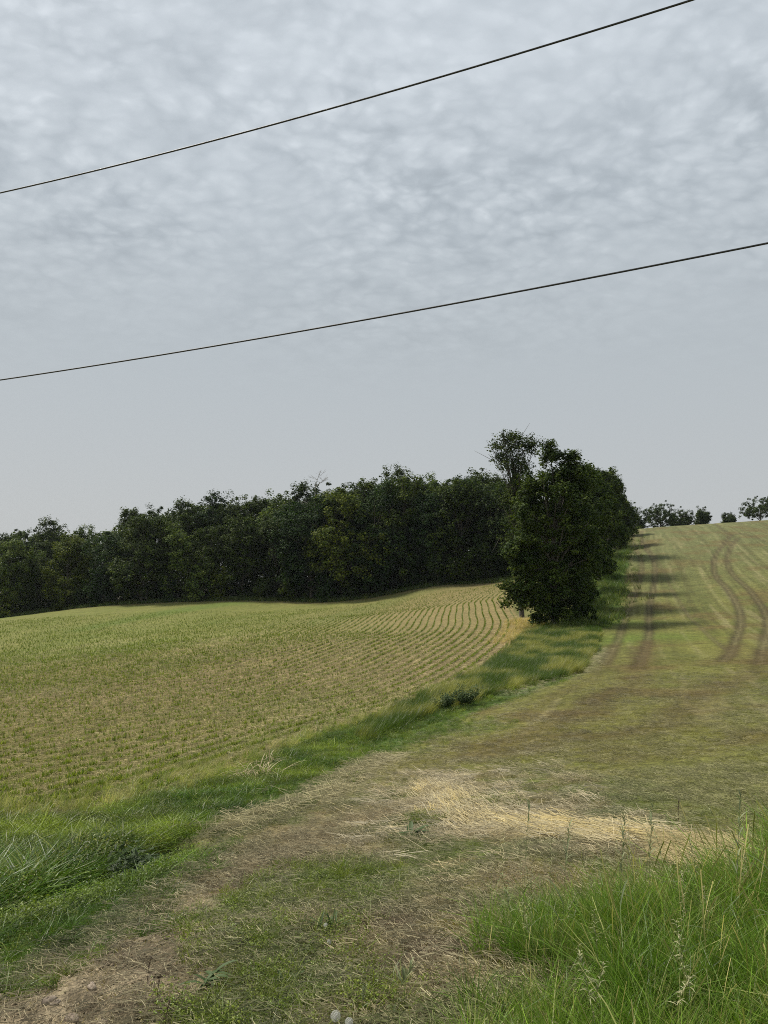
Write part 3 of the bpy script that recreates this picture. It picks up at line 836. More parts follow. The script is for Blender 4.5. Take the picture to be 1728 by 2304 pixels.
# crop residue
x, y = cone_pts(48000, 11, 85, .6, -.6, .2, seed=27)
z = zones(x, y)
keep = (z['rowd'] > .1) & (z['forest'] < 0) & (r0.random(len(x)) < sstep(85, 25, y))
x, y = x[keep], y[keep]
tn = mixn(gcolor(x, y) * 1.1, C_(190, 174, 128), r0.random(len(x)) * .6)
scatter('crop_residue', thatch, x, y, 1.0 + 1.0 * r0.random(len(x)) + y * .02, jit(tn, r0, .35), label='pale dead stalks littering the soil between the seedling rows', cat='residue')

# --- tall grass in the foreground
tallp = [tuft('tall_tuft', 34, .62, .12, .0065, .35, .55, 5, M_blade, 150 + s, hvar=.6) for s in range(5)] + [tuft('broad_tuft', 13, .55, .12, .013, .6, 1.1, 7, M_blade, 160 + s) for s in range(4)]
x = -.2 + 6.5 * r0.random(14000); y = 1.9 + 6.2 * r0.random(14000)
s_ = poly_sd(x, y, tall_poly) + (fbm(x * 1.9, y * 1.9, 3, 99) - .5) * 1.1
keep = (s_ > 0) & (r0.random(len(x)) < .38 + .5 * sstep(.3, .7, fbm(x * 2, y * 2, 2, 98)))
x, y, s_ = x[keep], y[keep], s_[keep]
hs = .52 + .35 * sstep(0, .9, s_) + .18 * sstep(1.0, 2.6, x - y * .12)
hs = hs * (1 + .10 * sstep(1.5, 2.4, x)) * np.clip(.62 + .06 * (y - 2) / 1.0 + .1 * sstep(3, 4.5, y), .6, 1.1)
tn = mixn(C_(54, 82, 24) * np.ones((len(x), 3)), C_(94, 120, 42), np.clip(.5 * sstep(.3, .7, fbm(x * 1.4, y * 1.4, 3, 101)) + .5 * r0.random(len(x)), 0, 1))
tn = mixn(tn, C_(128, 130, 92), (r0.random(len(x)) > .84) * .8)
scatter('tall_grass', tallp + arch[:2], x, y, hs * (.85 + .3 * r0.random(len(x))), jit(tn, r0, .28), tilt=.12, label='dense tall green grass at the lower right', cat='grass')
# stems with seed heads above it
stems = [tuft('seed_stem', 3, .78, .10, .0032, .15, .25, 6, M_blade, 170 + s, head=1.0) for s in range(5)]
k = r0.random(len(x)) < .10
scatter('seed_stems', stems, x[k], y[k], hs[k] * (1.0 + .3 * r0.random(k.sum())), jit(mixn(C_(92, 98, 56) * np.ones((k.sum(), 3)), C_(150, 142, 110), r0.random(k.sum())), r0, .2), tilt=.08, label='thin stems with pale seed heads rising out of the tall grass', cat='grass stems')
# green weedy patches in the foreground
xs, ys = [], []
for c, r_ in green_blobs:
    n = int(170 * r_ if r_ < 1 else 330)
    a_ = r0.random(n) * 6.283; q = r_ * np.sqrt(r0.random(n)) * 1.1
    xs.append(c[0] + q * np.cos(a_)); ys.append(c[1] + q * np.sin(a_))
x = np.concatenate(xs); y = np.concatenate(ys)
tn = mixn(C_(70, 88, 32) * np.ones((len(x), 3)), C_(100, 110, 52), r0.random(len(x)))
scatter('weedy_grass', medium + leafyp[:2], x, y, .28 + .4 * r0.random(len(x)), jit(tn, r0, .25), label='patches of greener weedy grass on the worn ground', cat='grass')

# ---------------------------------------------------------------- trees
def tube(P, Rd, sides=6):
    P = np.asarray(P, float); n = len(P)
    T = np.gradient(P, axis=0); T /= np.linalg.norm(T, axis=1)[:, None] + 1e-9
    ref = np.array([0.3, 1, 0.1]); V = []; F = []
    for i_ in range(n):
        a_ = np.cross(T[i_], ref); a_ /= np.linalg.norm(a_) + 1e-9; b_ = np.cross(T[i_], a_)
        for k in range(sides):
            t = 2 * math.pi * k / sides
            V.append(P[i_] + Rd[i_] * (math.cos(t) * a_ + math.sin(t) * b_))
    for i_ in range(n - 1):
        for k in range(sides):
            F.append((i_ * sides + k, i_ * sides + (k + 1) % sides, (i_ + 1) * sides + (k + 1) % sides, (i_ + 1) * sides + k))
    return np.array(V), np.array(F)
def joinm(parts):
    V, F, k = [], [], 0
    for v, f in parts:
        V.append(v); F.append(f + k); k += len(v)
    return np.vstack(V), np.vstack(F)

def make_tree(name, lobes, seed, clumps=240, per=34, crad=.75, leaf=.3, trunk_r=.25, trunk_h=None, base_x=0.0, lean=(0, 0), limbs=26, bark=None, surf=.33, shell=.82, flat=.85, dead=0):
    """lobes: (x, y, z, rx, ry, rz) ellipsoids in metres from the tree base -> trunk mesh, crown mesh"""
    r = np.random.default_rng(seed)
    L = np.array(lobes, float)
    vol = (L[:, 3] * L[:, 4] * L[:, 5]) ** .58
    k = r.choice(len(L), clumps, p=vol / vol.sum())
    d = r.normal(0, 1, (clumps, 3)); d /= np.linalg.norm(d, axis=1)[:, None]
    q = (1 - (1 - r.random(clumps)) ** 1 * (1 - surf * 0)) ** surf
    q = np.clip(q, .15, 1) * (1 + r.normal(0, .13, clumps))
    cl = L[k, :3] + d * L[k, 3:] * q[:, None]
    cl[:, 2] = np.maximum(cl[:, 2], .35)
    ctr = L[:, :3].mean(0)
    rad = crad * (.55 + .9 * r.random(clumps))
    V, F = leaves(cl, per, rad, leaf, r, ctr=ctr, flat=flat)
    V[:, 2] = np.maximum(V[:, 2], .03)
    crown = mesh_np(name + '_crown', V, F, M_leaf)
    # trunk and limbs
    top = (L[:, 2] + L[:, 5]).max()
    th = trunk_h or top * .86
    n = 9
    t = np.linspace(0, 1, n)
    wob = np.cumsum(r.normal(0, .035 * th / 10, (n, 2)), 0)
    tp = np.stack([base_x + lean[0] * t * th + wob[:, 0] * t, lean[1] * t * th + wob[:, 1] * t, t * th - .3 * (t == 0)], 1)
    tr = trunk_r * (1 - .82 * t) * np.where(t == 0, 1.35, 1)
    parts = [tube(tp, tr, 8)]
    pick = r.choice(clumps, min(limbs, clumps), replace=False)
    for p_ in pick:
        e = cl[p_]
        tt = np.clip((e[2] / th) * (.45 + .3 * r.random()), .12, .92)
        i0 = tt * (n - 1); a_ = tp[int(i0)] + (tp[min(int(i0) + 1, n - 1)] - tp[int(i0)]) * (i0 % 1)
        mid = (a_ + e) / 2 + np.array([0, 0, .10 * np.linalg.norm(e - a_)]) + r.normal(0, .12, 3)
        s_ = np.linspace(0, 1, 6)[:, None]
        P = a_ * (1 - s_) ** 2 + 2 * mid * s_ * (1 - s_) + e * s_ ** 2
        r1 = trunk_r * (1 - .82 * tt) * .5
        parts.append(tube(P, np.linspace(r1, .018, 6), 5))
    for _ in range(dead):                                            # bare twigs poking out
        a_ = cl[r.integers(clumps)]; dd = (a_ - ctr); dd /= np.linalg.norm(dd)
        e = a_ + (dd + r.normal(0, .3, 3)) * 1.5
        s_ = np.linspace(0, 1, 4)[:, None]
        parts.append(tube(a_ * (1 - s_) + e * s_, np.linspace(.03, .008, 4), 4))
    v, f = joinm(parts)
    trunk = mesh_np(name + '_trunk', v, f, bark or M_bark, True)
    return trunk, crown

def place_tree(name, meshes, loc, label, cat='tree', group=None, scale=(1, 1, 1), rz=0.0, tone=(1, 1, 1)):
    e = bpy.data.objects.new(name, None); ROOT.objects.link(e)
    e.empty_display_size = .5
    e.location = loc; e.rotation_euler = (0, 0, rz); e.scale = scale
    tag(e, label, cat, group)
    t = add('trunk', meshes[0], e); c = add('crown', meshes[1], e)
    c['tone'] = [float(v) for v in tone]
    return e

def rnd_lobes(r, h, w_, low=.12, n=7, tp=.6):
    """an uneven broad crown from n overlapping lobes"""
    res = [(0, 0, h * .58, w_ * .34, w_ * .34, h * .40)]
    for k in range(n):
        a_ = r.random() * 6.283; q = w_ * .5 * (.35 + .4 * r.random())
        z_ = h * (low + .1 + (.86 - low) * r.random())
        sz = w_ * (.15 + .13 * r.random())
        q *= math.sin(math.pi * min(1, max(.12, (z_ / h) * .80 + .12))) ** tp
        z_ = min(z_, h - sz * .8)
        res.append((q * math.cos(a_), q * math.sin(a_), z_, sz, sz, sz * (.8 + .5 * r.random())))
    return res

# forest variants, nominal height 18 m
rf = np.random.default_rng(5)
edge_var = [make_tree('edge_%d' % k, rnd_lobes(rf, 18, 11.5, .03, 12 + k), 200 + k, 330, 56, .95, .25, .26, limbs=26, surf=.26) for k in range(6)]
tall_var = [make_tree('tall_%d' % k, rnd_lobes(rf, 20, 9, .3, 13), 220 + k, 300, 50, .8, .24, .26, limbs=26, surf=.33) for k in range(5)]
bush_var = [make_tree('bush_%d' % k, rnd_lobes(rf, 4.5, 5, .0, 6), 240 + k, 100, 44, .55, .18, .09, limbs=10, surf=.35) for k in range(4)]

SKY = np.array([(-250, 1215), (-120, 1208), (0, 1200), (35, 1190), (60, 1184), (85, 1196), (105, 1186), (135, 1183), (165, 1194), (210, 1190), (245, 1190), (262, 1178), (282, 1163), (310, 1153), (350, 1147), (380, 1154), (394, 1163),
                (410, 1132), (440, 1124), (478, 1117), (500, 1127), (520, 1128), (565, 1116), (600, 1120), (640, 1112), (670, 1107), (700, 1108), (730, 1100), (765, 1097), (800, 1092), (832, 1091), (850, 1082), (880, 1084), (900, 1074), (925, 1074),
                (945, 1084), (962, 1077), (990, 1078), (1004, 1094), (1030, 1084), (1062, 1064), (1092, 1068), (1120, 1075), (1200, 1080)])
def sky_h(px, d, x, y):
    """height a tree at depth d must have to reach the skyline"""
    py = np.interp(px, SKY[:, 0], SKY[:, 1])
    return EYE + ray(px, py)[2] * d - float(Hf(x, y))
ordn = ['first', 'second', 'third', 'fourth', 'fifth', 'sixth', 'seventh', 'eighth', 'ninth', 'tenth', 'eleventh', 'twelfth', 'thirteenth', 'fourteenth', 'fifteenth', 'sixteenth', 'seventeenth', 'eighteenth', 'nineteenth', 'twentieth',
        'twenty-first', 'twenty-second', 'twenty-third', 'twenty-fourth', 'twenty-fifth', 'twenty-sixth']
# front edge trees: photo x, share of skyline height, variant width, tone
front = [(-150, .8, 1.0), (-60, .85, 1.0), (20, .86, 1.0), (85, .74, .9), (150, .85, 1.05), (235, .93, 1.05), (318, .97, 1.1), (400, .84, 1.0), (470, .70, .9), (545, .88, 1.0), (620, .80, 1.0), (700, .92, 1.05), (770, .95, 1.1), (845, .94, 1.0),
         (910, .97, 1.0), (975, .93, .95), (1040, .92, 1.0), (1105, .95, 1.0), (1165, .95, 1.0)]
tones = [(1, 1, 1), (.62, .72, .6), (1.75, 1.55, .9), (.5, .68, .75), (1.15, 1.15, .7), (1.7, 1.65, 1.4), (.8, .85, .5)]
tword = ['mid green', 'dark green', 'yellowish green', 'bluish dark green', 'olive green', 'pale green', 'deep olive']
vis_i = 0
def flerp(px):
    return float(np.interp(px, [p[0] for p in forest_px], [p[1] for p in forest_px]))
for n_, (px, sh, wf) in enumerate(front):
    g = G([(px, flerp(px))], 170)[0]
    jitd = rf.normal(0, .8)
    d = g[1] + 2.8 + jitd; x = g[0] * d / g[1]
    h = sky_h(px, d, x, d) * sh * 1.04
    ti = int(rf.integers(len(tones)))
    if px < -40: lab = 'tree at the left edge of the wood, mostly cut off by the frame'
    else:
        vis_i += 1
        lab = '%s leafy tree, %s from the left along the front edge of the wood' % (tword[ti], ordn[vis_i - 1])
    if px < -100: lab = 'edge tree of the wood standing left of the frame'
    s = h / 18.0
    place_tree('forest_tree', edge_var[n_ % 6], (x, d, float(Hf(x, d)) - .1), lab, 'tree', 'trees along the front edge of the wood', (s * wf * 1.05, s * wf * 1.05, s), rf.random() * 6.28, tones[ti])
# skyline trees behind
back = [-200, -110, -30, 48, 118, 190, 262, 305, 352, 418, 478, 525, 572, 625, 672, 722, 768, 812, 852, 905, 955, 990, 1032, 1072, 1120, 1175]
vis_i = 0
for n_, px in enumerate(back):
    g = G([(px, flerp(px))], 170)[0]
    d = g[1] + 10 + rf.random() * 7; x = (px - PW / 2) / FPX * d
    h = sky_h(px, d, x, d) * (1.07 if n_ % 3 else 1.0)
    ti = int(rf.integers(len(tones)))
    if px < 0: lab = ['furthest treetop of the wood, outside the left edge of the photo', 'treetop of the wood just outside the left edge', 'treetop of the wood cut by the left edge of the photo'][n_]
    else:
        vis_i += 1
        lab = '%s treetop on the wood skyline, %s from the left behind the edge trees' % (tword[ti], ordn[vis_i - 1])
    s = h / 20.0
    place_tree('skyline_tree', tall_var[n_ % 5], (x, d, float(Hf(x, d)) - .1), lab, 'tree', 'treetops behind the edge of the wood', (s * (.95 + .2 * rf.random()),) * 2 + (s,), rf.random() * 6.28, tones[ti])
# shrubs at the foot
shr = [(10, 1.0, 2), (122, 1.35, 2), (180, .7, 1), (330, .8, 0), (372, .9, 3), (455, 1.5, 5), (495, 1.25, 2), (600, .9, 0), (665, 1.3, 4), (735, 1.1, 3), (790, .8, 1), (860, 1.0, 1), (930, .8, 3), (985, 1.2, 1), (1060, .8, 5), (1110, 1.1, 0)]
for n_, (px, s, ti) in enumerate(shr):
    g = G([(px, flerp(px))], 170)[0]
    d = g[1] + .9; x = g[0] * d / g[1]
    place_tree('shrub', bush_var[n_ % 4], (x, d, float(Hf(x, d)) - .05), '%s low shrub at the foot of the wood, %s from the left' % (tword[ti], ordn[n_]), 'shrub', 'shrubs at the foot of the wood', (s, s, s * 1.1), rf.random() * 6.28, tuple(v * 1.1 for v in tones[ti]))
# the depth of the wood behind: one mass
rm = np.random.default_rng(44)
cls = []
for k in range(150):
    px = -260 + 1500 * rm.random(); g = G([(px, flerp(px))], 170)[0]
    d = g[1] + 20 + rm.random() * 30; x = (px - PW / 2) / FPX * d
    h = sky_h(px, d, x, d) * .93
    b0 = np.array([x, d, float(H0(x, d))])
    cc = rm.normal(0, 1, (26, 3)); cc /= np.linalg.norm(cc, axis=1)[:, None]
    cls.append(b0 + np.array([0, 0, h * .55]) + cc * np.array([4.2, 4.2, h * .45]))
cls = np.vstack(cls)
V, F = leaves(cls, 26, 1.5, .5, rm, ctr=cls.mean(0) - np.array([0, 0, 30]))
o = add('deep_wood', mesh_np('deep_wood', V, F, M_leaf)); o['tone'] = [.8, .85, .8]
tag(o, 'dark mass of the wood behind its edge trees', 'wood', kind='stuff')

# undergrowth between the stems
cls = []
for k in range(2600):
    q = forest_w[0] + 0
    i_ = rm.integers(len(forest_w) - 1); f_ = rm.random()
    q = forest_w[i_] * (1 - f_) + forest_w[i_ + 1] * f_
    dd = 1.0 + 13 * rm.random(); x = q[0] + q[0] / q[1] * dd; y = q[1] + dd
    cls.append((x, y, float(H0(x, y)) + (.3 + min(4.5, .8 + dd * .5) * rm.random())))
V, F = leaves(np.array(cls), 30, .85, .26, rm, flat=.8)
o = add('forest_undergrowth', mesh_np('forest_undergrowth', V, F, M_leaf)); o['tone'] = [.8, .9, .7]
tag(o, 'dark undergrowth between the stems along the edge of the wood', 'undergrowth', kind='stuff')

# --- hedge row of trees climbing the hill
def at_px(px, d):
    x = (px - PW / 2) / FPX * d
    return x, d, float(Hf(x, d))
S_ = lambda d: d / FPX      # metres per photo pixel at depth d
def px_lobes(bpx, bpy_, d, L):
    """lobes given as (photo x, photo y, half width, half height, dy, ry) -> metres from the base"""
    m = S_(d); res = []
    for (px, py, rx, rz, dy, ry) in L:
        res.append(((px - bpx) * m, dy, (bpy_ - py) * m, rx * m, ry, rz * m))
    return res
# the big dark tree in front
d = 68.5; bx = 1245; b = at_px(bx, d); bpy0 = HOR - (b[2] - EYE) / S_(d)
Lb = px_lobes(bx, bpy0, d, [(1250, 1120, 62, 70, 0, 3.0), (1240, 1030, 22, 34, 0, 1.0), (1241, 1010, 9, 22, 0, .5), (1279, 1032, 12, 30, 0, .7), (1296, 1035, 11, 24, 0.3, .6), (1205, 1095, 32, 40, 0, 1.6), (1320, 1080, 34, 40, 1, 1.8), (1285, 1070, 40, 36, 0, 1.5),
    (1190, 1160, 38, 44, -.3, 2), (1175, 1210, 26, 30, 0, 1.6), (1155, 1245, 20, 18, -.5, 1.0), (1180, 1280, 28, 30, 0, 1.5), (1146, 1322, 24, 18, -.4, 1.0), (1158, 1350, 30, 22, -.4, 1.4), (1146, 1240, 20, 20, -.4, 1.2), (1182, 1240, 28, 60, 0, 1.8), (1176, 1320, 34, 40, 0, 1.8), 
    (1250, 1220, 70, 70, 0, 3.0), (1330, 1170, 46, 60, 1, 2.4), (1318, 1250, 40, 46, .5, 2.2), (1245, 1320, 58, 50, 0, 2.4), (1298, 1325, 28, 30, 0, 1.5), (1215, 1370, 34, 26, -.2, 1.4), (1262, 1378, 30, 24, 0, 1.5), (1120 + 90, 1330, 26, 40, -.8, 1.2)])
big = make_tree('big', Lb, 301, 640, 80, .62, .155, .32, trunk_h=14, limbs=70, surf=.30, flat=.75)
place_tree('hedge_tree', big, b, 'big dark tree in front of the hedge row, foliage reaching down to the grass', group='hedge trees between the two fields', tone=(.95, 1, .8))
# airy tall tree behind it to the left
d = 80; bx = 1172; b = at_px(bx, d); bpy0 = HOR - (b[2] - EYE) / S_(d)
La = px_lobes(bx, bpy0, d, [(1160, 1000, 48, 28, 0, 2.0), (1128, 1022, 24, 28, 0, 1.4), (1150, 980, 34, 16, 0, 1.2), (1118, 1000, 12, 14, 0, .8), (1195, 1000, 32, 22, 0, 1.5), (1165, 1045, 46, 26, 0, 2.2), (1170, 1090, 38, 28, 0, 2.3), (1150, 1120, 26, 30, 0, 2.0), (1160, 1170, 26, 40, 0, 2.0), (1150, 1230, 26, 44, 0, 2)])
airy = make_tree('airy', La, 302, 640, 14, .55, .15, .22, trunk_h=15.5, limbs=80, surf=.5, lean=(-.035, 0), dead=14)
place_tree('hedge_tree', airy, b, 'tall airy tree with see-through crown, highest top of all', group='hedge trees between the two fields', tone=(.9, .92, .8))
# further trees of the row
row = [(1292, 80, 1046, 7.6, 1.0), (1320, 92, 1052, 7.6, 1.35), (1346, 104, 1060, 7.6, .8), (1368, 118, 1068, 7.6, 1.2), (1382, 134, 1090, 7, .85), (1398, 150, 1120, 7, 1.1)]
hl_lab = ['broad olive tree directly behind the big dark tree', 'rounded tree of the hedge row, third crown up the slope', 'rounded tree of the hedge row whose crown forms its right shoulder', 'tree of the hedge row sticking out furthest right above the mown slope', 'smaller hedge tree just below the ridge', 'last and smallest hedge tree, next to the ridge trees']
rh = np.random.default_rng(9)
for n_, (px, d, top, wd, tn_) in enumerate(row):
    b = at_px(px, d); h = EYE + ray(px, top)[2] * d - b[2]
    tm = make_tree('row_%d' % n_, rnd_lobes(rh, h, wd, .06, 16, 1.25), 320 + n_, 520, 50, .6, .19, .25, limbs=30, surf=.33)
    place_tree('hedge_tree', tm, b, hl_lab[n_], group='hedge trees between the two fields', tone=(tn_, tn_ * 1.02, tn_ * .85))
# low bushes along the hedge on its left side
for n_, (px, d, s, lab) in enumerate([(1222, 72, .75, 'low dark bush at the foot of the big tree, left of its trunk'), (1290, 71, .8, 'low bush under the right side of the big tree'), (1312, 84, .8, 'leafy bush where the hedge shades the mown slope'), (1350, 104, .8, 'hedge bush halfway up the slope')]):
    b = at_px(px, d)
    place_tree('hedge_bush', bush_var[n_ % 4], (b[0], b[1], b[2] - .05), lab, 'bush', 'bushes under the hedge trees', (s,) * 3, n_ * 1.3, (.9, 1, .8))
# dead bare tree standing out of the wood
def bare_tree(h, seed):
    r = np.random.default_rng(seed); parts = []
    def grow(p, dr, L, rad, lv):
        n = 5; P = [p]; q = np.array(p, float); dd = np.array(dr, float)
        for k in range(n):
            dd = dd + r.normal(0, .012 if lv == 0 else .12, 3); dd /= np.linalg.norm(dd); q = q + dd * L / n; P.append(q.copy())
        parts.append(tube(P, np.linspace(rad, rad * .45, n + 1), 5))
        if lv < 3:
            for k in range(5 if lv == 0 else 4):
                f = (.62 if lv == 0 else .3) + .36 * r.random(); i_ = int(f * n + .5)
                nd = dd * .7 + r.normal(0, .55, 3); nd[2] = abs(nd[2]) * .8; nd /= np.linalg.norm(nd)
                grow(P[i_], nd, L * (.16 if lv == 0 else .55), rad * .42, lv + 1)
    grow((0, 0, 0), (0, 0, 1), h, .16, 0)
    v, f = joinm(parts)
    return mesh_np('bare_trunk', v, f, M_pale, True)
g = G([(705, 1352)], 170)[0]; d = g[1] + 9; x, _, zz = at_px(705, d)
h = EYE + ray(705, 1092)[2] * d - zz
o = add('dead_tree', bare_tree(h * .985, 3), None, (x, d, zz)); tag(o, 'bare dead tree poking out of the wood skyline', 'dead tree')

# --- trees beyond the ridge
ridge = [(1434, 232, 1138, 9.2, 'round hazy tree beyond the ridge, nearest to the hedge row'), (1488, 226, 1130, 10.2, 'broadest of the ridge trees, round crown left of centre'), (1534, 230, 1142, 8.0, 'ridge tree touching the right side of the broad round one'),
         (1582, 225, 1145, 5.2, 'small round tree standing alone on the ridge'), (1642, 225, 1151, 4.4, 'smallest ridge tree, only its flat top showing over the hill'), (1714, 215, 1114, 12, 'tall ridge tree cut off by the right edge of the frame'), (1404, 236, 1144, 6, 'ridge tree half hidden behind the hedge row')]
for n_, (px, d, top, wd, lab) in enumerate(ridge):
    b = at_px(px, d); h = (EYE + ray(px, top)[2] * d - b[2]) * 1.12
    lb_ = [(0, 0, h * .55, wd * .38, wd * .38, h * .40)] + [(wd * .30 * math.cos(a_), wd * .30 * math.sin(a_), h * (.28 + .45 * rh.random()), wd * .2, wd * .2, h * .2) for a_ in np.linspace(0, 5.6, 8) + rh.random()]
    tm = make_tree('ridge_%d' % n_, lb_, 350 + n_, 260, 50, .5, .18, .18, limbs=34, surf=.36)
    place_tree('ridge_tree', tm, b, lab, group='trees beyond the ridge', tone=(.8, .85, .8))

# ---------------------------------------------------------------- overhead cables
mc, t = newmat('cable_rubber')
p = t.n('ShaderNodeBsdfPrincipled'); o_ = t.n('ShaderNodeOutputMaterial'); t.l(p.outputs[0], o_.inputs[0])
n = t.noise(t.n('ShaderNodeTexCoord').outputs['Object'], 12, 4, .6)
t.l(t.mixc(n.outputs[0], (0.012, 0.012, 0.014, 1), (0.035, 0.035, 0.038, 1)), p.inputs['Base Color'])
p.inputs['Roughness'].default_value = 0.55
def cable(name, pts, y0, hgt_scale, rad, label):
    """pts: photo positions (left, middle, right) with depth y0 at the left; held in one vertical plane"""
    dl = ray(*pts[0]); L0 = np.array([dl[0], 1, dl[2]]) * y0
    dirv = np.array([7.67, -3.3]); dirv /= np.linalg.norm(dirv)
    W3 = []
    for q in pts:
        dq = ray(*q)
        # intersect with the vertical plane through L0 along dirv
        nrm = np.array([-dirv[1], dirv[0]])
        t_ = (nrm @ L0[:2]) / (nrm @ np.array([dq[0], 1.0]))
        p3 = np.array([dq[0], 1.0, dq[2]]) * t_
        W3.append(((p3[:2] - L0[:2]) @ dirv, p3[2]))
    s = [a_[0] for a_ in W3]; zz = [a_[1] for a_ in W3]
    co = np.polyfit(s, zz, 2)
    ss = np.linspace(-34, 34, 120)
    # twisted pair: a core with a thin messenger wound round it
    P = np.stack([L0[0] + dirv[0] * ss, L0[1] + dirv[1] * ss, np.polyval(co, ss) + EYE], 1)
    e = bpy.data.objects.new(name, None); ROOT.objects.link(e); e.location = P[60]
    tag(e, label, 'cable', 'overhead cables')
    v, f = tube(P - P[60], np.full(len(P), rad), 8)
    add('cable_core', mesh_np('core', v, f, mc, True), e)
    ss = np.linspace(-12, 26, 1500)
    P2 = np.stack([L0[0] + dirv[0] * ss, L0[1] + dirv[1] * ss, np.polyval(co, ss) + EYE], 1)
    ph = ss / .16 * 2 * math.pi / 1.6
    P2[:, 2] += np.cos(ph) * rad * .85; P2[:, 0] += np.sin(ph) * rad * .85 * .4; P2[:, 1] += np.sin(ph) * rad * .85 * .9
    v, f = tube(P2 - P[60], np.full(len(P2), rad * .18), 5)
    add('lashing_wire', mesh_np('lash', v, f, mc, True), e)
cable('overhead_cable', [(0, 434), (906, 198), (1557, 0)], 15.0, 1, .0150, 'upper black cable crossing the sky, leaving the frame at the top')
cable('overhead_cable', [(0, 855), (896, 706), (1728, 547)], 15.0, 1, .0140, 'lower black cable crossing the sky from edge to edge')

# ---------------------------------------------------------------- small things on the ground
def gp(px, py):
    g = G([(px, py)])[0]; return g[0], g[1], float(Hf(g[0], g[1]))
mst, t = newmat('field_stone')
p = t.n('ShaderNodeBsdfPrincipled'); o_ = t.n('ShaderNodeOutputMaterial'); t.l(p.outputs[0], o_.inputs[0])
n = t.noise(t.n('ShaderNodeTexCoord').outputs['Object'], 60, 5, .7)
t.l(t.mixc(t.ramp(n.outputs[0], .3, .7), (0.14, 0.105, 0.075, 1), (0.34, 0.28, 0.21, 1)), p.inputs['Base Color']); p.inputs['Roughness'].default_value = .95
def stone(seed, sx):
    r = np.random.default_rng(seed)
    n1, n2 = 12, 8; V = []; F = []
    ph = r.random(6) * 6
    for i_ in range(n2 + 1):
        th = math.pi * i_ / n2
        for k in range(n1):
            a_ = 2 * math.pi * k / n1
            rr_ = 1 + .16 * math.sin(2 * a_ + ph[0]) + .10 * math.sin(3 * a_ + ph[1] + th * 2) + .08 * math.sin(5 * th + ph[2] + a_)
            V.append((sx * rr_ * math.sin(th) * math.cos(a_), sx * .7 * rr_ * math.sin(th) * math.sin(a_), sx * .5 * rr_ * math.cos(th)))
    for i_ in range(n2):
        for k in range(n1): F.append((i_ * n1 + k, (i_ + 1) * n1 + k, (i_ + 1) * n1 + (k + 1) % n1, i_ * n1 + (k + 1) % n1))
    return mesh_np('stone', V, F, mst, True)
for k, (px, py, sz, lab) in enumerate([(161, 2289, .042, 'largest pale stone on the dirt, near the bottom edge'), (108, 2260, .038, 'rounded stone on the bare dirt left of the pale one'), (207, 2227, .034, 'small crumbly stone in the middle of the bare dirt'),
        (9, 2247, .050, 'stone at the left edge of the photo on the dirt'), (294, 2111, .040, 'reddish brown stone at the far tip of the bare dirt'), (232, 2293, .030, 'small stone on the dirt right of the largest pale one'), (420, 2170, .03, 'small stone among thin grass right of the bare dirt'), (125, 2262, .03, 'small stone touching the rounded one on the dirt')]):
    x, y, z_ = gp(px, py)
    o = add('stone', stone(k, sz), None, (x, y, z_ + sz * .12)); o.rotation_euler = (0, 0, k * 1.1); tag(o, lab, 'stone', 'stones on the bare dirt')
# crumbs of soil
x, y = cone_pts(16000, 2.7, 9, .5, -.55, .2, seed=71)
k = (poly_sd(x, y, soil_poly) + (fbm(x * 3, y * 3, 2, 5) - .5) * .5 > -.1)
x, y = x[k], y[k]
m_cl, t = newmat('soil_crumbs')
p = t.n('ShaderNodeBsdfPrincipled'); o_ = t.n('ShaderNodeOutputMaterial'); t.l(p.outputs[0], o_.inputs[0])
at = t.n('ShaderNodeAttribute', attribute_type='INSTANCER', attribute_name='tint'); t.l(at.outputs['Color'], p.inputs['Base Color']); p.inputs['Roughness'].default_value = 1
cr = []
for k in range(3):
    me = stone(20 + k, .012); me.materials.clear(); me.materials.append(m_cl); cr.append(me)
scatter('soil_crumbs', cr, x, y, .35 + 1.1 * r0.random(len(x)) ** 3, jit(gcolor(x, y) * 1.1, r0, .35), sink=-.002, label='crumbs of dry soil on the bare dirt', cat='soil')

# dandelion clocks
mdf, t = newmat('dandelion_fluff')
p = t.n('ShaderNodeBsdfPrincipled'); tr = t.n('ShaderNodeBsdfTranslucent'); ms_ = t.n('ShaderNodeMixShader'); o_ = t.n('ShaderNodeOutputMaterial')
p.inputs['Base Color'].default_value = (.62, .62, .58, 1); tr.inputs[0].default_value = (.6, .6, .55, 1); ms_.inputs[0].default_value = .4; p.inputs['Roughness'].default_value = .9
t.l(p.outputs[0], ms_.inputs[1]); t.l(tr.outputs[0], ms_.inputs[2]); t.l(ms_.outputs[0], o_.inputs[0])
def plainmat(nm, c, rough=.6, tr_=0.25):
    m, t = newmat(nm)
    p = t.n('ShaderNodeBsdfPrincipled'); tr = t.n('ShaderNodeBsdfTranslucent'); ms_ = t.n('ShaderNodeMixShader'); o_ = t.n('ShaderNodeOutputMaterial')
    g = t.n('ShaderNodeNewGeometry')
    cc = t.mixc(g.outputs['Random Per Island'], tuple(v * .7 for v in c) + (1,), tuple(v * 1.35 for v in c) + (1,))
    t.l(cc, p.inputs['Base Color']); t.l(cc, tr.inputs[0]); ms_.inputs[0].default_value = tr_; p.inputs['Roughness'].default_value = rough; p.inputs['Specular IOR Level'].default_value = .3
    t.l(p.outputs[0], ms_.inputs[1]); t.l(tr.outputs[0], ms_.inputs[2]); t.l(ms_.outputs[0], o_.inputs[0])
    return m
M_stem = plainmat('plant_stem', (.10, .13, .05)); M_dock = plainmat('weed_leaf', (.06, .095, .028)); M_gold = plainmat('dry_grass', (.40, .33, .19)); M_head = plainmat('grass_panicle', (.20, .23, .11)); M_dark = plainmat('dark_weed', (.04, .065, .02)); M_brown = plainmat('dead_stem', (.09, .065, .04))
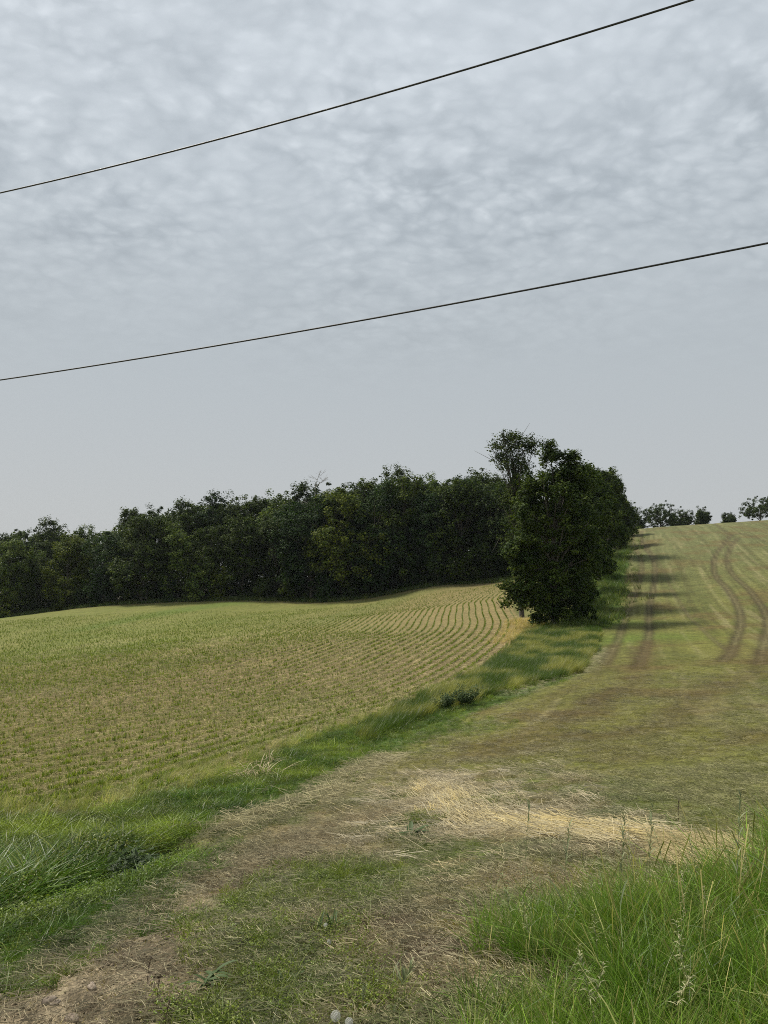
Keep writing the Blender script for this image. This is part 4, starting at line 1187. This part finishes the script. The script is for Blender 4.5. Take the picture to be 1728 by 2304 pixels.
def dandelion(px, py, hgt, rad, lab, seed):
    """py is where the head shows; the stem goes down to the ground in front of it"""
    r = np.random.default_rng(seed)
    # find depth where a head at ground + hgt shows at (px, py)
    dq = ray(px, py); best = None
    for d in np.linspace(2.2, 14, 800):
        if EYE + dq[2] * d - float(Hf(dq[0] * d, d)) < hgt: best = d; break
    x, y = dq[0] * best, best; z_ = float(Hf(x, y))
    e = bpy.data.objects.new('dandelion', None); ROOT.objects.link(e); e.location = (x, y, z_); tag(e, lab, 'dandelion', 'dandelion clocks in the grass')
    s_ = np.linspace(0, 1, 7)
    P = np.stack([.02 * np.sin(s_ * 2), .01 * s_, s_ * hgt - .01 * (s_ == 0)], 1)
    v, f = tube(P, np.full(7, .0022), 6); add('stem', mesh_np('stem', v, f, M_stem, True), e)
    c = P[-1]; V = []; F = []
    n = 90
    for k in range(n):
        ph = math.acos(1 - 2 * (k + .5) / n); th = k * 2.39996
        dr = np.array([math.sin(ph) * math.cos(th), math.sin(ph) * math.sin(th), math.cos(ph)])
        a_ = np.cross(dr, [.3, .4, .8]); a_ /= np.linalg.norm(a_); b_ = np.cross(dr, a_)
        tip = c + dr * rad * .86; k0 = len(V)
        V += [c + dr * rad * .15 + a_ * .0004, c + dr * rad * .15 - a_ * .0004, tip - a_ * .0004, tip + a_ * .0004]; F.append((k0, k0 + 1, k0 + 2, k0 + 3))
        for q in range(5):                                        # little parachute rays
            w_ = 2 * math.pi * q / 5 + k; u_ = math.cos(w_) * a_ + math.sin(w_) * b_; k0 = len(V); t_ = np.cross(dr, u_) * .0004
            V += [tip - t_, tip + t_, tip + u_ * rad * .30 + dr * rad * .16 + t_ * .6, tip + u_ * rad * .30 + dr * rad * .16 - t_ * .6]; F.append((k0, k0 + 1, k0 + 2, k0 + 3))
    add('seed_head', mesh_np('seed_head', V, F, mdf), e)
dandelion(745, 2292, .16, .021, 'fluffy white dandelion clock, larger of the two at the bottom edge', 1)
dandelion(775, 2303, .13, .017, 'half cut off dandelion clock at the bottom edge, right of the larger one', 2)
dandelion(726, 2084, .07, .013, 'tiny pale dandelion head in the grass above the bottom pair', 3)
dandelion(734, 2122, .06, .014, 'tiny white dandelion head beside the dark soil patch', 4)

def leaf_strip(P, W, up=(0, 0, 1)):
    """a blade along path P with half widths W and a folded middle"""
    P = np.asarray(P, float); T = np.gradient(P, axis=0); V = []; F = []
    for i_ in range(len(P)):
        sd_ = np.cross(T[i_], up); sd_ /= np.linalg.norm(sd_) + 1e-9
        nn_ = np.cross(sd_, T[i_]); nn_ /= np.linalg.norm(nn_) + 1e-9
        V += [P[i_] - sd_ * W[i_] + nn_ * W[i_] * .35, P[i_], P[i_] + sd_ * W[i_] + nn_ * W[i_] * .35]
    for i_ in range(len(P) - 1):
        k = i_ * 3; F += [(k, k + 1, k + 4, k + 3), (k + 1, k + 2, k + 5, k + 4)]
    return np.array(V), np.array(F)
def blade(r, base, az_, L, up_, w_, droop, n=7):
    t_ = np.linspace(0, 1, n); d = np.array([math.cos(az_), math.sin(az_), 0])
    P = base + d * (L * math.cos(up_) * t_)[:, None] * (1 + .3 * t_)[:, None] + np.array([0, 0, 1]) * (L * math.sin(up_) * t_ - droop * L * t_ ** 2)[:, None]
    W_ = w_ * np.sin(np.clip(t_ * .94 + .06, 0, 1) * math.pi) ** .7 + .0006
    return leaf_strip(P, W_)
def weed(px, py, n, L, w_, label, mat, seed, up=(.5, 1.1), droop=.4, name='weed', cat='weed', spread=.03, yoff=0.0):
    r = np.random.default_rng(seed); x, y, z_ = gp(px, py); y += yoff; z_ = float(Hf(x, y))
    e = bpy.data.objects.new(name, None); ROOT.objects.link(e); e.location = (x, y, z_); tag(e, label, cat)
    for k in range(n):
        b0 = np.array([r.normal(0, spread), r.normal(0, spread), 0])
        v, f = blade(r, b0, r.random() * 6.283, L * (.6 + .5 * r.random()), r.uniform(*up), w_ * (.7 + .5 * r.random()), droop * (.5 + r.random()))
        add('leaf', mesh_np('leaf', v, f, mat, True), e)
    return e
weed(927, 1890, 12, .26, .030, 'dark green broad-leaved weed at the left end of the straw', M_dock, 1)
weed(737, 2110, 26, .20, .006, 'bright green grass tussock beside the dark soil patch', M_dock, 2, up=(.8, 1.4), droop=.3, name='grass_tussock', cat='tussock')
weed(645, 2215, 14, .13, .014, 'small leafy weed on the worn ground', M_dock, 3)
weed(470, 2215, 12, .16, .012, 'straggly grey green weed at the right edge of the bare dirt', M_dock, 4)
# dry golden clump at the edge of the crop field
weed(575, 1752, 70, .95, .007, 'clump of bleached golden grass bent over, beside the green strip', M_gold, 5, up=(.5, 1.35), droop=.75, name='dry_grass_clump', cat='dry grass', spread=.22)
weed(600, 1722, 22, .8, .007, 'smaller wisp of golden grass just behind the bleached clump', M_gold, 6, up=(.6, 1.3), droop=.6, name='dry_grass_clump', cat='dry grass', spread=.14)
# leafy dark weed bushes in the gully and on the strip
def weed_bush(px, py, h, w_, label, seed, mat):
    r = np.random.default_rng(seed); x, y, z_ = gp(px, py)
    e = bpy.data.objects.new('weed_bush', None); ROOT.objects.link(e); e.location = (x, y, z_); tag(e, label, 'weed', 'bushy weeds in the green strip')
    parts = []; cls = []
    for k in range(16):
        a_ = r.random() * 6.283; tp = np.array([math.cos(a_) * w_ * r.random(), math.sin(a_) * w_ * r.random(), h * (.5 + .5 * r.random())])
        t_ = np.linspace(0, 1, 6)[:, None]; P = tp * t_ * np.array([1, 1, 1]) + np.array([0, 0, .1 * h]) * t_ * (1 - t_)
        parts.append(tube(P, np.linspace(.006, .002, 6), 5))
        for q in range(7): cls.append(tp * (.25 + .78 * q / 6) + r.normal(0, .02, 3))
    v, f = joinm(parts); add('stem', mesh_np('stem', v, f, M_stem, True), e)
    V, F = leaves(np.array(cls), 16, .11, .03, r, flat=1, elong=2.8); V[:, 2] = np.maximum(V[:, 2], .01)
    add('foliage', mesh_np('foliage', V, F, mat), e)
weed_bush(335, 1945, .46, .36, 'dark bushy weed hanging over the gully at the left', 1, M_dark)
weed_bush(300, 1955, .34, .28, 'lower dark weed in the gully, left of the bushy one', 2, M_dark)
weed_bush(1045, 1590, .7, .6, 'dark bushy weed at the bend of the strip below the silvery grass', 4, M_dock)
weed_bush(1000, 1598, .6, .6, 'dark weed left of the one at the bend of the strip', 5, M_dock)

# seeding grass heads standing alone
def panicle(px, py, hgt, label, seed, lean=(.02, 0), spikes=16, sl=.05, mat=None, base=None, thick=.0011):
    r = np.random.default_rng(seed)
    x, y, z_ = base if base else gp(px, py)
    e = bpy.data.objects.new('grass_stalk', None); ROOT.objects.link(e); e.location = (x, y, z_); tag(e, label, 'grass stalk', 'single seeding grass stalks')
    t_ = np.linspace(0, 1, 12)
    P = np.stack([lean[0] * t_ ** 2, lean[1] * t_ ** 2, hgt * t_ - .02 * (t_ == 0)], 1)
    v, f = tube(P, np.linspace(thick, thick * .5, 12), 5); add('stem', mesh_np('stem', v, f, M_stem if mat is None else mat, True), e)
    parts = []
    for k in range(spikes):
        q = .62 + .38 * k / spikes; b0 = np.array([np.interp(q, t_, P[:, c_]) for c_ in range(3)])
        parts.append(blade(r, b0, r.random() * 6.283, sl * (1.2 - .5 * q) * (.7 + .6 * r.random()), .9 + .4 * r.random(), .0032, .25, 5))
    v, f = joinm(parts); add('seed_head', mesh_np('seed_head', v, f, M_head if mat is None else mat, True), e)
    for k in range(3):
        q = .1 + .15 * k; b0 = np.array([np.interp(q, t_, P[:, c_]) for c_ in range(3)])
        v, f = blade(r, b0, r.random() * 6.283, hgt * .35, 1.0, .0035, .5); add('leaf', mesh_np('leaf', v, f, M_stem if mat is None else mat, True), e)
panicle(884, 2300, .24, 'pale green feathery grass head near the bottom edge', 1, lean=(.09, 0), spikes=22, sl=.10)
panicle(813, 2300, .17, 'small foxtail grass head left of the feathery one', 2, lean=(.02, 0), spikes=26, sl=.03)
panicle(1526, 1866, .30, 'dark brown stalk standing alone behind the straw', 3, mat=M_brown, spikes=20, sl=.04, lean=(.02, 0), thick=.003)
def panicle_mesh(seed):
    r = np.random.default_rng(seed); t_ = np.linspace(0, 1, 9); ln_ = r.uniform(.08, .2)
    P = np.stack([ln_ * t_ ** 2.2, 0 * t_, .82 * t_], 1); parts = []
    v, f = leaf_strip(P, np.full(9, .0012)); parts.append((v, f))
    for k in range(26):
        q = .72 + .28 * k / 26; b0 = np.array([np.interp(q, t_, P[:, c_]) for c_ in range(3)])
        parts.append(blade(r, b0, r.random() * 6.283, .055 * (1.9 - 1.2 * q) * r.uniform(.5, 1.1), r.uniform(.4, 1.3), .0028, .5, 4))
    v, f = joinm(parts)
    return mesh_np('panicle', v, f, M_straw)
x = .3 + 3.2 * r0.random(700); y = 2.6 + 3.4 * r0.random(700)
k = (poly_sd(x, y, tall_poly) > .12) & (r0.random(700) < .13)
scatter('seeding_panicles', [panicle_mesh(s_) for s_ in range(5)], x[k], y[k], .55 + .3 * r0.random(k.sum()), jit(mixn(C_(100, 108, 66) * np.ones((k.sum(), 3)), C_(140, 136, 100), r0.random(k.sum())), r0, .2), tilt=.10, label='pale nodding seed heads scattered through the tall grass', cat='seed heads')
for k, (x, y, h_, lab) in enumerate([(1.83, 3.75, 1.30, 'tallest grass stalk at the right edge, crossing the mown field'), (1.98, 3.95, 1.12, 'tall grass stalk just left of the right edge with a pale head'), (1.62, 3.7, .98, 'tall grass stalk in front of the bleached straw'), (1.20, 4.1, .82, 'thin dark stalk rising over the middle of the tall grass'),
        (.78, 4.5, .85, 'thin dark stalk at the left of the tall grass, crossing the straw'), (1.45, 4.4, .86, 'thin stalk with a reddish head before the straw'), (.98, 4.4, .75, 'short thin stalk between two taller ones over the tall grass')]):
    panicle(0, 0, h_, lab, 10 + k, base=(x, y, float(Hf(x, y))), lean=(.05, 0), spikes=18, sl=.07)
for k, (px, py, h_, lab) in enumerate([(330, 2230, .16, 'dead brown weed stalk standing on the bare dirt'), (352, 2262, .17, 'dead stalk right beside the one on the bare dirt'), (372, 2290, .13, 'short dead stalk at the bottom edge on the dirt')]):
    panicle(px, py, h_, lab, 30 + k, mat=M_brown, spikes=12, sl=.02, thick=.002)

# ---------------------------------------------------------------- thin air between here and the ridge
hv = [(-1500, -1500, -60), (1500, -1500, -60), (1500, 1500, -60), (-1500, 1500, -60), (-1500, -1500, 42), (1500, -1500, 42), (1500, 1500, 42), (-1500, 1500, 42)]
hm = mesh_np('haze', hv, np.array([(0, 3, 2, 1), (4, 5, 6, 7), (0, 1, 5, 4), (1, 2, 6, 5), (2, 3, 7, 6), (3, 0, 4, 7)]))
mh, t = newmat('haze_air')
o_ = t.n('ShaderNodeOutputMaterial'); pv = t.n('ShaderNodeVolumePrincipled')
pv.inputs['Color'].default_value = (.82, .88, .95, 1); pv.inputs['Density'].default_value = 0.00007; pv.inputs['Anisotropy'].default_value = 0.3
t.l(pv.outputs[0], o_.inputs['Volume'])
hm.materials.append(mh)
if True:
    tag(add('haze', hm), 'thin summer haze over the fields', 'haze', kind='stuff')
